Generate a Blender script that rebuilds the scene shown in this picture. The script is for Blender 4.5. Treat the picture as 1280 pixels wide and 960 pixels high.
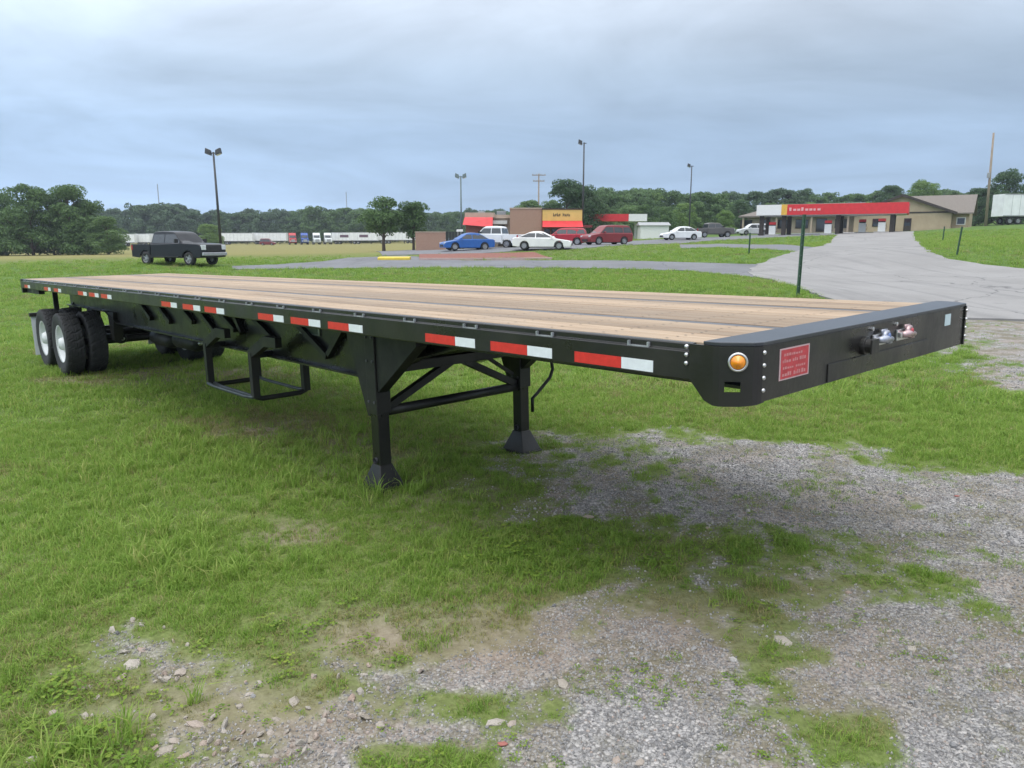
import bpy, bmesh, math, random
import numpy as np
from mathutils import Vector, Matrix

for o in list(bpy.data.objects):
    bpy.data.objects.remove(o)
scene = bpy.context.scene
COL = scene.collection
R = math.radians
random.seed(7)
RNG = np.random.default_rng(11)

# ------------------------------------------------------------------ camera
FPX, CAMZ, HORIZ = 945.97, 1.931, 300.0        # focal length in photo pixels (1280 wide), eye height, horizon row
PITCH = math.atan((480 - HORIZ) / FPX)
cam = bpy.data.cameras.new('camera')
cam.sensor_width = 36.0
cam.lens = FPX / 1280 * 36.0
cam.clip_start, cam.clip_end = 0.05, 6000
camo = bpy.data.objects.new('camera', cam)
COL.objects.link(camo)
camo.location = (0, 0, CAMZ)
camo.rotation_euler = (R(90) - PITCH, 0, 0)
scene.camera = camo

# ------------------------------------------------------------------ sky and sun (overcast)
SUN_EL, SUN_AZ = 74.0, 200.0                     # degrees; azimuth measured from +Y towards +X
world = bpy.data.worlds.new('World')
scene.world = world
world.use_nodes = True
wn, wl = world.node_tree.nodes, world.node_tree.links
wn.clear()
def W(t, **k):
    n = wn.new(t)
    for a, b in k.items():
        setattr(n, a, b)
    return n
def wmath(op, a, b=None, clamp=False):
    n = W('ShaderNodeMath', operation=op, use_clamp=clamp)
    for i, v in enumerate((a, b)):
        if v is None: continue
        if isinstance(v, (int, float)): n.inputs[i].default_value = v
        else: wl.new(v, n.inputs[i])
    return n.outputs[0]
tc = W('ShaderNodeTexCoord')
sp = W('ShaderNodeSeparateXYZ'); wl.new(tc.outputs['Generated'], sp.inputs[0])
zc = wmath('MAXIMUM', sp.outputs[2], 0.0)
ramp = W('ShaderNodeValToRGB'); wl.new(zc, ramp.inputs[0])
cr = ramp.color_ramp
cr.elements[0].position = 0.0; cr.elements[0].color = (0.31, 0.46, 0.68, 1)
cr.elements[1].position = 1.0; cr.elements[1].color = (1.50, 1.54, 1.60, 1)
for p_, c_ in ((0.055, (0.30, 0.43, 0.63, 1)), (0.13, (0.32, 0.435, 0.60, 1)), (0.20, (0.43, 0.535, 0.67, 1)), (0.28, (0.63, 0.71, 0.82, 1)), (0.5, (1.0, 1.05, 1.10, 1))):
    e_ = cr.elements.new(p_); e_.color = c_
den = wmath('ADD', zc, 0.14)
cx_ = wmath('DIVIDE', sp.outputs[0], den); cy_ = wmath('DIVIDE', sp.outputs[1], den)
cb = W('ShaderNodeCombineXYZ'); wl.new(cx_, cb.inputs[0]); wl.new(cy_, cb.inputs[1])
mp = W('ShaderNodeMapping'); wl.new(cb.outputs[0], mp.inputs[0])
mp.inputs['Rotation'].default_value = (0, 0, R(25)); mp.inputs['Scale'].default_value = (0.5, 0.8, 1); mp.inputs['Location'].default_value = (3.1, 1.7, 0)
nz = W('ShaderNodeTexNoise'); wl.new(mp.outputs[0], nz.inputs['Vector'])
nz.inputs['Scale'].default_value = 1.05; nz.inputs['Detail'].default_value = 8; nz.inputs['Roughness'].default_value = 0.56; nz.inputs['Distortion'].default_value = 1.1
mr = W('ShaderNodeMapRange'); wl.new(nz.outputs[0], mr.inputs[0])
mr.inputs[1].default_value = 0.25; mr.inputs[2].default_value = 0.75; mr.inputs[3].default_value = 0.78; mr.inputs[4].default_value = 1.20
side0 = wmath('MULTIPLY_ADD', sp.outputs[1], -0.17); side0.node.inputs[2].default_value = 1.14
side = wmath('MULTIPLY_ADD', sp.outputs[0], -0.30); wl.new(side0, side.node.inputs[2])
mp2 = W('ShaderNodeMapping'); wl.new(tc.outputs['Generated'], mp2.inputs[0]); mp2.inputs['Scale'].default_value = (1.0, 1.0, 2.6); mp2.inputs['Rotation'].default_value = (0, R(12), 0)
nz2 = W('ShaderNodeTexNoise'); wl.new(mp2.outputs[0], nz2.inputs['Vector']); nz2.inputs['Scale'].default_value = 2.6; nz2.inputs['Detail'].default_value = 7; nz2.inputs['Roughness'].default_value = 0.55; nz2.inputs['Distortion'].default_value = 0.5
lump = wmath('MULTIPLY_ADD', nz2.outputs[0], 0.75); lump.node.inputs[2].default_value = 0.54
mul = wmath('MULTIPLY', wmath('MULTIPLY', mr.outputs[0], lump), side)
vm = W('ShaderNodeVectorMath', operation='SCALE'); wl.new(ramp.outputs[0], vm.inputs[0]); wl.new(mul, vm.inputs['Scale'])
bg_c = W('ShaderNodeBackground'); wl.new(vm.outputs[0], bg_c.inputs[0]); bg_c.inputs[1].default_value = 1.0
sky = W('ShaderNodeTexSky', sky_type='NISHITA', sun_disc=False)
sky.sun_elevation = R(SUN_EL); sky.sun_rotation = R(SUN_AZ)
bg_n = W('ShaderNodeBackground'); wl.new(sky.outputs[0], bg_n.inputs[0]); bg_n.inputs[1].default_value = 0.1
mix = W('ShaderNodeMixShader'); mix.inputs[0].default_value = 0.9          # cloud cover
wl.new(bg_n.outputs[0], mix.inputs[1]); wl.new(bg_c.outputs[0], mix.inputs[2])
wo = W('ShaderNodeOutputWorld'); wl.new(mix.outputs[0], wo.inputs[0])

sun = bpy.data.lights.new('sun', 'SUN')
sun.energy, sun.angle, sun.color = 1.0, R(42), (1.0, 0.96, 0.9)
suno = bpy.data.objects.new('sun', sun); COL.objects.link(suno)
sd = Vector((math.sin(R(SUN_AZ)) * math.cos(R(SUN_EL)), math.cos(R(SUN_AZ)) * math.cos(R(SUN_EL)), math.sin(R(SUN_EL))))
suno.rotation_euler = (-sd).to_track_quat('-Z', 'Y').to_euler()
suno.location = (0, 0, 60)

scene.render.engine = 'CYCLES'
scene.cycles.max_bounces = 5; scene.cycles.diffuse_bounces = 3; scene.cycles.glossy_bounces = 2; scene.cycles.transmission_bounces = 2; scene.cycles.transparent_max_bounces = 4; scene.cycles.volume_bounces = 0
scene.cycles.caustics_reflective = False; scene.cycles.caustics_refractive = False
vs = scene.view_settings
vs.view_transform = 'Standard'; vs.look = 'None'; vs.exposure = 0.58; vs.gamma = 1.0; vs.use_curve_mapping = False

# ------------------------------------------------------------------ materials
MATS = {}
def pm(name, col, rough=0.55, metal=0.0, var=0.12, scale=6.0, bump=0.0, bscale=None, coat=0.0, emit=None, alpha=None, trans=0.0, stretch=None, col2=None, objvar=0.0, spec=None, rvar=0.0):
    """procedural principled material: base colour broken up by noise, optional bump"""
    if name in MATS: return MATS[name]
    m = bpy.data.materials.new(name); m.use_nodes = True
    nt = m.node_tree; b = nt.nodes['Principled BSDF']
    b.inputs['Roughness'].default_value = rough; b.inputs['Metallic'].default_value = metal
    if coat: b.inputs['Coat Weight'].default_value = coat; b.inputs['Coat Roughness'].default_value = 0.08
    if spec is not None: b.inputs['Specular IOR Level'].default_value = spec
    if trans: b.inputs['Transmission Weight'].default_value = trans
    t = nt.nodes.new('ShaderNodeTexCoord')
    mpn = nt.nodes.new('ShaderNodeMapping'); nt.links.new(t.outputs['Object'], mpn.inputs[0])
    if stretch: mpn.inputs['Scale'].default_value = stretch
    n = nt.nodes.new('ShaderNodeTexNoise'); n.inputs['Scale'].default_value = scale; n.inputs['Detail'].default_value = 5
    nt.links.new(mpn.outputs[0], n.inputs['Vector'])
    cr = nt.nodes.new('ShaderNodeValToRGB'); nt.links.new(n.outputs[0], cr.inputs[0])
    c2 = col2 or tuple(min(1, c * (1 + var)) for c in col)
    c1 = tuple(c * (1 - var) for c in col)
    cr.color_ramp.elements[0].position = 0.3; cr.color_ramp.elements[0].color = (*c1, 1)
    cr.color_ramp.elements[1].position = 0.7; cr.color_ramp.elements[1].color = (*c2, 1)
    out = cr.outputs[0]
    if objvar:
        oi = nt.nodes.new('ShaderNodeObjectInfo')
        mr = nt.nodes.new('ShaderNodeMapRange'); nt.links.new(oi.outputs['Random'], mr.inputs[0])
        mr.inputs[3].default_value = 1 - objvar; mr.inputs[4].default_value = 1 + objvar
        v = nt.nodes.new('ShaderNodeVectorMath'); v.operation = 'SCALE'
        nt.links.new(out, v.inputs[0]); nt.links.new(mr.outputs[0], v.inputs['Scale']); out = v.outputs[0]
    nt.links.new(out, b.inputs['Base Color'])
    if rvar:
        n3 = nt.nodes.new('ShaderNodeTexNoise'); n3.inputs['Scale'].default_value = 2.3; n3.inputs['Detail'].default_value = 7; n3.inputs['Roughness'].default_value = 0.65; nt.links.new(mpn.outputs[0], n3.inputs['Vector'])
        r3 = nt.nodes.new('ShaderNodeMapRange'); nt.links.new(n3.outputs[0], r3.inputs[0]); r3.inputs[1].default_value = 0.35; r3.inputs[2].default_value = 0.65; r3.inputs[3].default_value = rough - rvar; r3.inputs[4].default_value = rough + rvar; nt.links.new(r3.outputs[0], b.inputs['Roughness'])
    if bump:
        n2 = nt.nodes.new('ShaderNodeTexNoise'); n2.inputs['Scale'].default_value = bscale or scale * 6; n2.inputs['Detail'].default_value = 4
        nt.links.new(mpn.outputs[0], n2.inputs['Vector'])
        bp = nt.nodes.new('ShaderNodeBump'); bp.inputs['Strength'].default_value = bump; bp.inputs['Distance'].default_value = 0.02
        nt.links.new(n2.outputs[0], bp.inputs['Height']); nt.links.new(bp.outputs[0], b.inputs['Normal'])
    if emit:
        b.inputs['Emission Color'].default_value = (*col, 1); b.inputs['Emission Strength'].default_value = emit
    MATS[name] = m
    return m

BLACK = pm('black_paint', (0.009, 0.0095, 0.010), 0.36, var=0.35, scale=3, coat=0.15, bump=0.05, bscale=40, col2=(0.020, 0.0185, 0.017), rvar=0.13)
BLACK2 = pm('black_steel', (0.010, 0.011, 0.012), 0.5, var=0.3, scale=5, bump=0.06, bscale=30, col2=(0.024, 0.022, 0.019), rvar=0.15)
GREYTOP = pm('dark_grey_plate', (0.030, 0.034, 0.042), 0.42, var=0.15, scale=4, coat=0.2, bump=0.03)
STRIP = pm('grey_steel_strip', (0.10, 0.10, 0.11), 0.45, metal=0.3, var=0.2, scale=7)
RUBBER = pm('tyre_rubber', (0.026, 0.027, 0.029), 0.8, var=0.25, scale=9, bump=0.1)
RIM = pm('white_rim', (0.62, 0.64, 0.64), 0.4, var=0.06, scale=4)
CHROME = pm('bright_zinc', (0.62, 0.62, 0.62), 0.3, metal=0.9, var=0.1)
WHITEREF = pm('white_reflective', (0.72, 0.76, 0.78), 0.35, var=0.06, scale=30)
REDREF = pm('red_reflective', (0.60, 0.035, 0.03), 0.32, var=0.1, scale=30)
AMBER = pm('amber_lens', (0.85, 0.28, 0.01), 0.2, var=0.15, scale=40, coat=0.6)
RUBFLAP = pm('grey_flap', (0.64, 0.67, 0.70), 0.6, var=0.08, scale=4)
GLASS = pm('dark_glass', (0.02, 0.025, 0.03), 0.06, var=0.1, coat=0.5)

# ------------------------------------------------------------------ object helpers
def link(o, parent=None):
    COL.objects.link(o)
    if parent is not None: o.parent = parent
    return o
def tag(o, label=None, cat=None, group=None, kind=None):
    if label: o['label'] = label
    if cat: o['category'] = cat
    if group: o['group'] = group
    if kind: o['kind'] = kind
    return o
def empty(name, loc=(0, 0, 0), rz=0.0, parent=None, label=None, cat=None, group=None):
    o = bpy.data.objects.new(name, None); o.empty_display_size = 0.2
    o.location = loc; o.rotation_euler = (0, 0, rz)
    link(o, parent)
    return tag(o, label, cat, group)
def fromarr(name, v, f, mat, parent=None, smooth=False):
    me = bpy.data.meshes.new(name); me.from_pydata([tuple(map(float, q)) for q in v], [], f)
    if mat: me.materials.append(mat)
    if smooth: me.polygons.foreach_set('use_smooth', [True] * len(me.polygons))
    me.update()
    return link(bpy.data.objects.new(name, me), parent)
def inst(src, name, parent=None, loc=None, rot=None, scale=None):
    o = bpy.data.objects.new(name, src.data); link(o, parent)
    for m in src.modifiers:
        n = o.modifiers.new(m.name, m.type)
        if m.type == 'BEVEL': n.width, n.segments, n.limit_method = m.width, m.segments, m.limit_method
    if loc is not None: o.location = loc
    if rot is not None: o.rotation_euler = rot
    if scale is not None: o.scale = scale
    return o
class MB:
    """collects simple shapes into ONE mesh"""
    def __init__(s): s.v, s.f = [], []
    def add(s, v, f):
        n = len(s.v); s.v += [tuple(map(float, q)) for q in v]; s.f += [tuple(i + n for i in q) for q in f]; return s
    def box(s, x0, x1, y0, y1, z0, z1):
        v = [(x, y, z) for z in (z0, z1) for y in (y0, y1) for x in (x0, x1)]
        return s.add(v, [(0, 2, 3, 1), (4, 5, 7, 6), (0, 1, 5, 4), (2, 6, 7, 3), (0, 4, 6, 2), (1, 3, 7, 5)])
    def frus(s, b, t):
        """quad b (4 pts) to quad t (4 pts)"""
        return s.add(list(b) + list(t), [(3, 2, 1, 0), (4, 5, 6, 7)] + [(i, (i + 1) % 4, (i + 1) % 4 + 4, i + 4) for i in range(4)])
    def prism(s, poly, a0, a1, plane='xz'):
        """polygon in a plane extruded along the third axis"""
        def P(p, a):
            return {'xz': (p[0], a, p[1]), 'yz': (a, p[0], p[1]), 'xy': (p[0], p[1], a)}[plane]
        n = len(poly)
        v = [P(p, a0) for p in poly] + [P(p, a1) for p in poly]
        return s.add(v, [tuple(range(n))[::-1], tuple(range(n, 2 * n))] + [(i, (i + 1) % n, (i + 1) % n + n, i + n) for i in range(n)])
    def tube(s, path, r, seg=8, caps=True):
        path = [Vector(p) for p in path]; n = len(path); rr = r if hasattr(r, '__len__') else [r] * n
        vs, up = [], None
        for i, p in enumerate(path):
            d = (path[min(i + 1, n - 1)] - path[max(i - 1, 0)]).normalized()
            if up is None: up = Vector((0, 0, 1)) if abs(d.z) < 0.9 else Vector((1, 0, 0))
            a = d.cross(up).normalized(); b = a.cross(d).normalized(); up = b
            vs += [p + (a * math.cos(t) + b * math.sin(t)) * rr[i] for t in [2 * math.pi * k / seg for k in range(seg)]]
        f = [(i * seg + k, i * seg + (k + 1) % seg, (i + 1) * seg + (k + 1) % seg, (i + 1) * seg + k) for i in range(n - 1) for k in range(seg)]
        if caps: f += [tuple(range(seg))[::-1], tuple(range((n - 1) * seg, n * seg))]
        return s.add(vs, f)
    def bar(s, p, q, w, h, up=(0, 0, 1)):
        """rectangular bar from p to q"""
        p, q = Vector(p), Vector(q); d = (q - p).normalized(); up = Vector(up)
        if abs(d.dot(up)) > 0.98: up = Vector((1, 0, 0))
        a = d.cross(up).normalized() * w / 2; b = a.cross(d).normalized() * h / 2
        return s.frus([p - a - b, p + a - b, p + a + b, p - a + b], [q - a - b, q + a - b, q + a + b, q - a + b])
    def lathe(s, prof, seg=32, axis='y', c=(0, 0, 0), close=False):
        """profile [(radius, along)] turned round an axis"""
        v = []
        for r, a in prof:
            for k in range(seg):
                t = 2 * math.pi * k / seg; x, z = r * math.cos(t), r * math.sin(t)
                q = {'y': (x, a, z), 'z': (x, z, a), 'x': (a, x, z)}[axis]
                v.append((q[0] + c[0], q[1] + c[1], q[2] + c[2]))
        n = len(prof)
        f = [(i * seg + k, (i + 1) * seg + k, (i + 1) * seg + (k + 1) % seg, i * seg + (k + 1) % seg) for i in range(n - 1) for k in range(seg)]
        return s.add(v, f)
    def obj(s, name, mat, parent=None, bevel=0, smooth=False, loc=None):
        o = fromarr(name, s.v, s.f, mat, parent, smooth)
        bm = bmesh.new(); bm.from_mesh(o.data); bmesh.ops.recalc_face_normals(bm, faces=bm.faces); bm.to_mesh(o.data); bm.free()
        if bevel:
            m = o.modifiers.new('bevel', 'BEVEL'); m.width = bevel; m.segments = 2; m.limit_method = 'ANGLE'
        if loc is not None: o.location = loc
        return o

# ------------------------------------------------------------------ terrain
SP, CP = math.sin(PITCH), math.cos(PITCH)
def ray(px, py):
    """photo pixel -> world direction with unit depth along +Y-ish view axis"""
    a, b = (px - 640) / FPX, -(py - 480) / FPX
    return np.array([a, CP + b * SP, -SP + b * CP])
def at(px, py, Y):
    d = ray(px, py); return np.array([0, 0, CAMZ]) + d * (Y / d[1])
TO = np.array([0.96211, 2.95254, CAMZ - 1.93077])           # trailer origin (ground below the near front corner)
TM = np.array([[0.67101279, 0.74115396, -0.02080009], [-0.74121272, 0.67124119, 0.00624269], [0.01858867, 0.01122836, 0.99976416]])
TN = TM[:, 2]
def plane(x, y): return TO[2] - (TN[0] * (x - TO[0]) + TN[1] * (y - TO[1])) / TN[2]
ctrl = []
for x, y in [(-14, 14), (-9, 9), (-5, 5), (0, 3), (4, 3), (3, 6), (-3, 3), (-4, 12), (0, 9), (-9, 17), (-2, -3), (3, -2), (-12, 5), (7, 7), (5, 10), (-14, 20), (1, 14)]:
    ctrl.append((x, y, plane(x, y)))
for px, py, Y in [(225, 331, 47), (277, 318, 75), (60, 319, 130), (0, 320, 125), (330, 305.5, 270), (500, 304.5, 270), (165, 308, 250),
                  (478, 314, 100), (518, 313, 100), (400, 336, 44), (640, 335, 42), (860, 338, 38), (320, 336, 45), (640, 324, 56),
                  (540, 313, 76), (680, 312, 63), (585, 313, 67), (650, 308, 90), (757, 306, 72), (848, 300, 89), (890, 297, 103), (940, 294, 120),
                  (1000, 291.5, 125), (1120, 290, 118), (1200, 286.5, 128), (1262, 282, 118), (1232, 282, 114), (997, 370, 22), (1197, 318, 38), (935, 318, 46),
                  (1280, 336, 33), (1146, 300, 70), (960, 306, 78), (700, 300, 170), (1000, 285, 190), (1250, 276, 190), (1280, 400, 17.5)]:
    p = at(px, py, Y); ctrl.append(tuple(p))
ctrl += [(-60, 20, -0.3), (-70, -40, -0.5), (0, -60, 0.0), (60, -40, 1.2), (60, 20, 1.6), (-300, 200, -2), (-200, 500, 0), (200, 500, 6), (300, 150, 8), (300, -200, 4), (-300, -200, -2)]
ctrl = np.array(ctrl, float)
def _tps(P, Q):
    d2 = ((P[:, None, :] - Q[None, :, :]) ** 2).sum(-1)
    return 0.5 * d2 * np.log(d2 + 1e-9)
_S = 50.0
_n = len(ctrl); _c = ctrl[:, :2] / _S
_A = np.zeros((_n + 3, _n + 3)); _A[:_n, :_n] = _tps(_c, _c) + np.eye(_n) * 2e-4
_A[:_n, _n] = _A[_n, :_n] = 1; _A[:_n, _n + 1:] = _c; _A[_n + 1:, :_n] = _c.T
_w = np.linalg.solve(_A, np.concatenate([ctrl[:, 2], [0, 0, 0]]))
def gz(x, y):
    """ground height; x, y arrays or floats"""
    x = np.asarray(x, float); y = np.asarray(y, float)
    r = np.hypot(x, y); k = np.minimum(1.0, 480.0 / np.maximum(r, 1e-6))
    P = np.stack([(x * k).ravel(), (y * k).ravel()], -1) / _S
    z = np.empty(len(P))
    for i in range(0, len(P), 20000):
        q = P[i:i + 20000]; z[i:i + 20000] = _tps(q, _c) @ _w[:_n] + _w[_n] + q @ _w[_n + 1:]
    # near the trailer the ground is the plane it stands on
    rx, ry = x.ravel() + 3, y.ravel() - 7
    t = np.clip((np.hypot(rx, ry) - 12) / 10, 0, 1); t = t * t * (3 - 2 * t)
    pl = plane(x.ravel(), y.ravel())
    z = z * t + pl * (1 - t)
    return float(z[0]) if x.ndim == 0 else z.reshape(x.shape)
def ground_hit(px, py, ymax=400):
    """photo pixel -> point on the terrain"""
    d = ray(px, py); ts = np.geomspace(1.5, ymax, 500) / d[1]
    X = d[0] * ts; Y = d[1] * ts; Z = CAMZ + d[2] * ts
    g = Z - gz(X, Y); i = np.argmax(g < 0)
    if not (g < 0).any(): i = len(ts) - 1
    if i == 0: return np.array([X[0], Y[0], gz(X[0], Y[0])])
    a = g[i - 1] / (g[i - 1] - g[i] + 1e-12); t = ts[i - 1] + (ts[i] - ts[i - 1]) * min(max(a, 0), 1)
    return np.array([d[0] * t, d[1] * t, CAMZ + d[2] * t])
def spot(px, Y):
    """ground point in photo column px at depth Y"""
    x = (px - 640) / FPX * (Y * CP + 0.0)           # near enough for far things
    x = (px - 640) / FPX * (Y * CP - (gz(x, Y) - CAMZ) * SP)
    return np.array([x, Y, gz(x, Y)])
def project(x, y, z):
    dz = np.asarray(z) - CAMZ; dep = y * CP - dz * SP
    return 640 + FPX * x / dep, 480 - FPX * (y * SP + dz * CP) / dep

# ------------------------------------------------------------------ ground sheet with what grows on it
def vnoise(x, y, seed=0):
    """smooth value noise in numpy"""
    xi, yi = np.floor(x).astype(int), np.floor(y).astype(int); fx, fy = x - xi, y - yi
    fx, fy = fx * fx * (3 - 2 * fx), fy * fy * (3 - 2 * fy)
    def h(a, b):
        n = (a * 374761393 + b * 668265263 + seed * 1442695041) & 0xffffffff
        n = ((n ^ (n >> 13)) * 1274126177) & 0xffffffff
        return ((n ^ (n >> 16)) & 0xffff) / 65535.0
    return (h(xi, yi) * (1 - fx) + h(xi + 1, yi) * fx) * (1 - fy) + (h(xi, yi + 1) * (1 - fx) + h(xi + 1, yi + 1) * fx) * fy
def fbm(x, y, seed=0, o=3):
    return sum(vnoise(x * 2 ** i, y * 2 ** i, seed + i) / 2 ** (i + 1) for i in range(o)) / (1 - 0.5 ** o)

# survey of the plot: share of bare gravel (0-9) by place; rows run away from the viewer, columns left to right
GX = np.arange(-160, 1521, 80)
GRAVEL = {
 400: '0000000000000000069999', 420: '0000000000000000079999', 450: '0000000000000000049999', 480: '0000000000000000007999', 505: '0000000000000000000379',
 525: '0000000000000000000015', 545: '0000000000234421000013', 565: '0000000011356775310246', 600: '0000000122577899877778', 640: '0000011111478888999888',
 680: '0000012110222122589888', 720: '0000000000113322368888', 760: '0000000001466334567777', 800: '0001410011888757785666', 840: '1112543455557758899888',
 880: '0012344543357868999999', 920: '0011354434688987899999', 960: '0000344432369999999999', 1100: '0000334567899999999999'}
GY = np.array(sorted(GRAVEL)); GV = np.array([[int(c) for c in GRAVEL[k]] for k in GY]) / 9.0
TANS = [(480, 800, 110, 40, .9), (640, 800, 190, 55, 1), (800, 790, 150, 50, .95), (250, 880, 150, 60, .9), (1000, 640, 90, 20, .0), (370, 668, 60, 16, 1), (330, 535, 110, 22, .8),
        (230, 468, 120, 14, .9), (130, 475, 90, 10, .7), (430, 560, 90, 40, .5), (560, 640, 90, 40, .4), (380, 900, 150, 50, .7), (1080, 850, 90, 50, .6), (820, 690, 90, 30, .5), (1000, 730, 100, 30, .4)]
def masks(x, y):
    """gravel share, tan dirt share at ground points"""
    z = gz(x, y); ok = (y > 0.8)
    px, py = project(x, np.maximum(y, 0.8), z)
    px = np.where(ok, px, 640 + 400 * np.clip(x, -2, 2)); py = np.where(ok, py, 1100)
    cx = np.clip((px - GX[0]) / 80.0, 0, len(GX) - 1.001); ci = cx.astype(int); cf = cx - ci
    ry = np.clip(np.interp(py, GY, np.arange(len(GY))), 0, len(GY) - 1.001); ri = ry.astype(int); rf = ry - ri
    g = (GV[ri, ci] * (1 - cf) + GV[ri, ci + 1] * cf) * (1 - rf) + (GV[ri + 1, ci] * (1 - cf) + GV[ri + 1, ci + 1] * cf) * rf
    g = np.where(y > 26, 0, g)
    n = fbm(x * 1.6, y * 1.6, 3, 3) * 0.5 + fbm(x * 5.5, y * 5.5, 8, 3) * 0.5
    g = np.clip((g + (n - 0.5) * 2.0 * np.clip(g * 5, 0, 1) - 0.22) * 1.35, 0, 1)
    t = np.zeros_like(g)
    for a, b, rx, ry_, k in TANS:
        t = np.maximum(t, k * np.exp(-((px - a) / rx) ** 2 - ((py - b) / ry_) ** 2))
    t = np.clip(t * (0.55 + 0.9 * fbm(x * 2.3, y * 2.3, 9, 3)), 0, 1) * ok
    return g, t
def relief(x, y, g):
    r = np.hypot(x, y); k = np.clip(1 - r / 30, 0, 1)
    return k * ((fbm(x * 1.3, y * 1.3, 21, 3) - 0.5) * 0.05 + (fbm(x * 9, y * 9, 27, 2) - 0.5) * 0.018)
def surf(x, y):
    """true surface height near the viewer, with small relief"""
    return gz(x, y) + relief(x, y, None)

ang = np.concatenate([np.linspace(-50, 50, 301), np.linspace(52, 308, 97)])
rad = np.concatenate([[0.02], np.geomspace(0.5, 2.0, 10), np.geomspace(2.05, 14, 150), np.geomspace(14.5, 120, 70), np.geomspace(126, 900, 24)])
A_, R_ = np.meshgrid(np.radians(ang), rad, indexing='ij')
gx, gy = (R_ * np.sin(A_)).ravel(), (R_ * np.cos(A_)).ravel()
gg, gt = masks(gx, gy)
zz = surf(gx, gy)
na, nr = len(ang), len(rad)
idx = np.arange(na * nr).reshape(na, nr); i2 = np.roll(idx, -1, 0)
fq = np.stack([idx[:, :-1], idx[:, 1:], i2[:, 1:], i2[:, :-1]], -1).reshape(-1, 4)
me = bpy.data.meshes.new('ground'); me.from_pydata(np.stack([gx, gy, zz], -1).tolist(), [], fq.tolist())
me.polygons.foreach_set('use_smooth', [True] * len(me.polygons))
rr_ = np.hypot(gx, gy)
def dryat(x, y): return np.clip((np.hypot(x, y) - 52) / 26, 0, 1) * np.clip(1 - (x + 5) / 30, 0, 1)      # hay-coloured meadow far on the left
dry = dryat(gx, gy)
near_ = np.clip(1 - (rr_ - 6) / 12, 0, 1)
for nm, arr in (('gravel', gg), ('tan', gt), ('dry', dry), ('near', near_)):
    a = me.attributes.new(nm, 'FLOAT', 'POINT'); a.data.foreach_set('value', arr.astype(np.float32))

class NT:
    """small node-tree writer"""
    def __init__(s, name):
        s.m = bpy.data.materials.new(name); s.m.use_nodes = True; s.t = s.m.node_tree; s.b = s.t.nodes['Principled BSDF']
    def n(s, t, ins=None, **k):
        x = s.t.nodes.new(t)
        for a, b in k.items(): setattr(x, a, b)
        for a, b in (ins or {}).items():
            if isinstance(b, bpy.types.NodeSocket): s.t.links.new(b, x.inputs[a])
            else: x.inputs[a].default_value = b
        return x
    def noise(s, vec, sc, det=4, rough=0.55): return s.n('ShaderNodeTexNoise', {'Vector': vec, 'Scale': sc, 'Detail': det, 'Roughness': rough}).outputs[0]
    def ramp(s, fac, stops):
        r = s.n('ShaderNodeValToRGB', {0: fac}); e = r.color_ramp.elements
        e[0].position, e[0].color = stops[0][0], (*stops[0][1], 1); e[1].position, e[1].color = stops[-1][0], (*stops[-1][1], 1)
        for p, c in stops[1:-1]: q = e.new(p); q.color = (*c, 1)
        return r.outputs[0]
    def mix(s, f, a, b):
        x = s.n('ShaderNodeMix', data_type='RGBA'); 
        for i, v in ((0, f), (6, a), (7, b)):
            if isinstance(v, bpy.types.NodeSocket): s.t.links.new(v, x.inputs[i])
            else: x.inputs[i].default_value = (*v, 1) if isinstance(v, tuple) else v
        return x.outputs[2]
    def math(s, op, a, b=0.0, clamp=False):
        x = s.n('ShaderNodeMath', operation=op, use_clamp=clamp)
        for i, v in ((0, a), (1, b)):
            if isinstance(v, bpy.types.NodeSocket): s.t.links.new(v, x.inputs[i])
            else: x.inputs[i].default_value = v
        return x.outputs[0]
    def out(s, col, rough=0.9, height=None, dist=0.02, strength=0.6, spec=0.3):
        s.t.links.new(col, s.b.inputs['Base Color']); s.b.inputs['Roughness'].default_value = rough; s.b.inputs['Specular IOR Level'].default_value = spec
        if height is not None:
            bp = s.n('ShaderNodeBump', {'Strength': strength, 'Distance': dist, 'Height': height}); s.t.links.new(bp.outputs[0], s.b.inputs['Normal'])
        return s.m
G = NT('meadow_ground')
pos = G.n('ShaderNodeNewGeometry').outputs['Position']
at_ = lambda k: G.n('ShaderNodeAttribute', attribute_name=k).outputs['Fac']
big = G.noise(pos, 0.22, 5); mid = G.noise(pos, 2.2, 5); fine = G.noise(pos, 38, 4, 0.7)
grass_c = G.ramp(fine, [(0.3, (0.060, 0.105, 0.02)), (0.52, (0.10, 0.175, 0.034)), (0.72, (0.16, 0.235, 0.055))])
grass_c = G.mix(G.math('MULTIPLY', G.ramp(mid, [(0.5, (0, 0, 0)), (0.72, (1, 1, 1))]), 0.45), grass_c, (0.15, 0.155, 0.055))
grass_c = G.mix(G.math('MULTIPLY', G.ramp(big, [(0.38, (0, 0, 0)), (0.62, (1, 1, 1))]), 0.35), grass_c, (0.06, 0.125, 0.022))
wide = G.noise(pos, 0.6, 5, 0.65)
grass_c = G.mix(G.math('MULTIPLY', G.ramp(wide, [(0.42, (1, 1, 1)), (0.58, (0, 0, 0))]), 0.45), grass_c, (0.05, 0.095, 0.02))
hay = G.ramp(G.noise(pos, 3.0, 5), [(0.3, (0.16, 0.15, 0.05)), (0.7, (0.28, 0.235, 0.10))])
grass_c = G.mix(G.math('MULTIPLY', at_('dry'), 0.85), grass_c, hay)
thatch = G.ramp(fine, [(0.3, (0.085, 0.105, 0.03)), (0.52, (0.14, 0.175, 0.052)), (0.72, (0.20, 0.225, 0.085))])
grass_c = G.mix(G.math('MULTIPLY', at_('near'), 0.75), grass_c, thatch)
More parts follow.
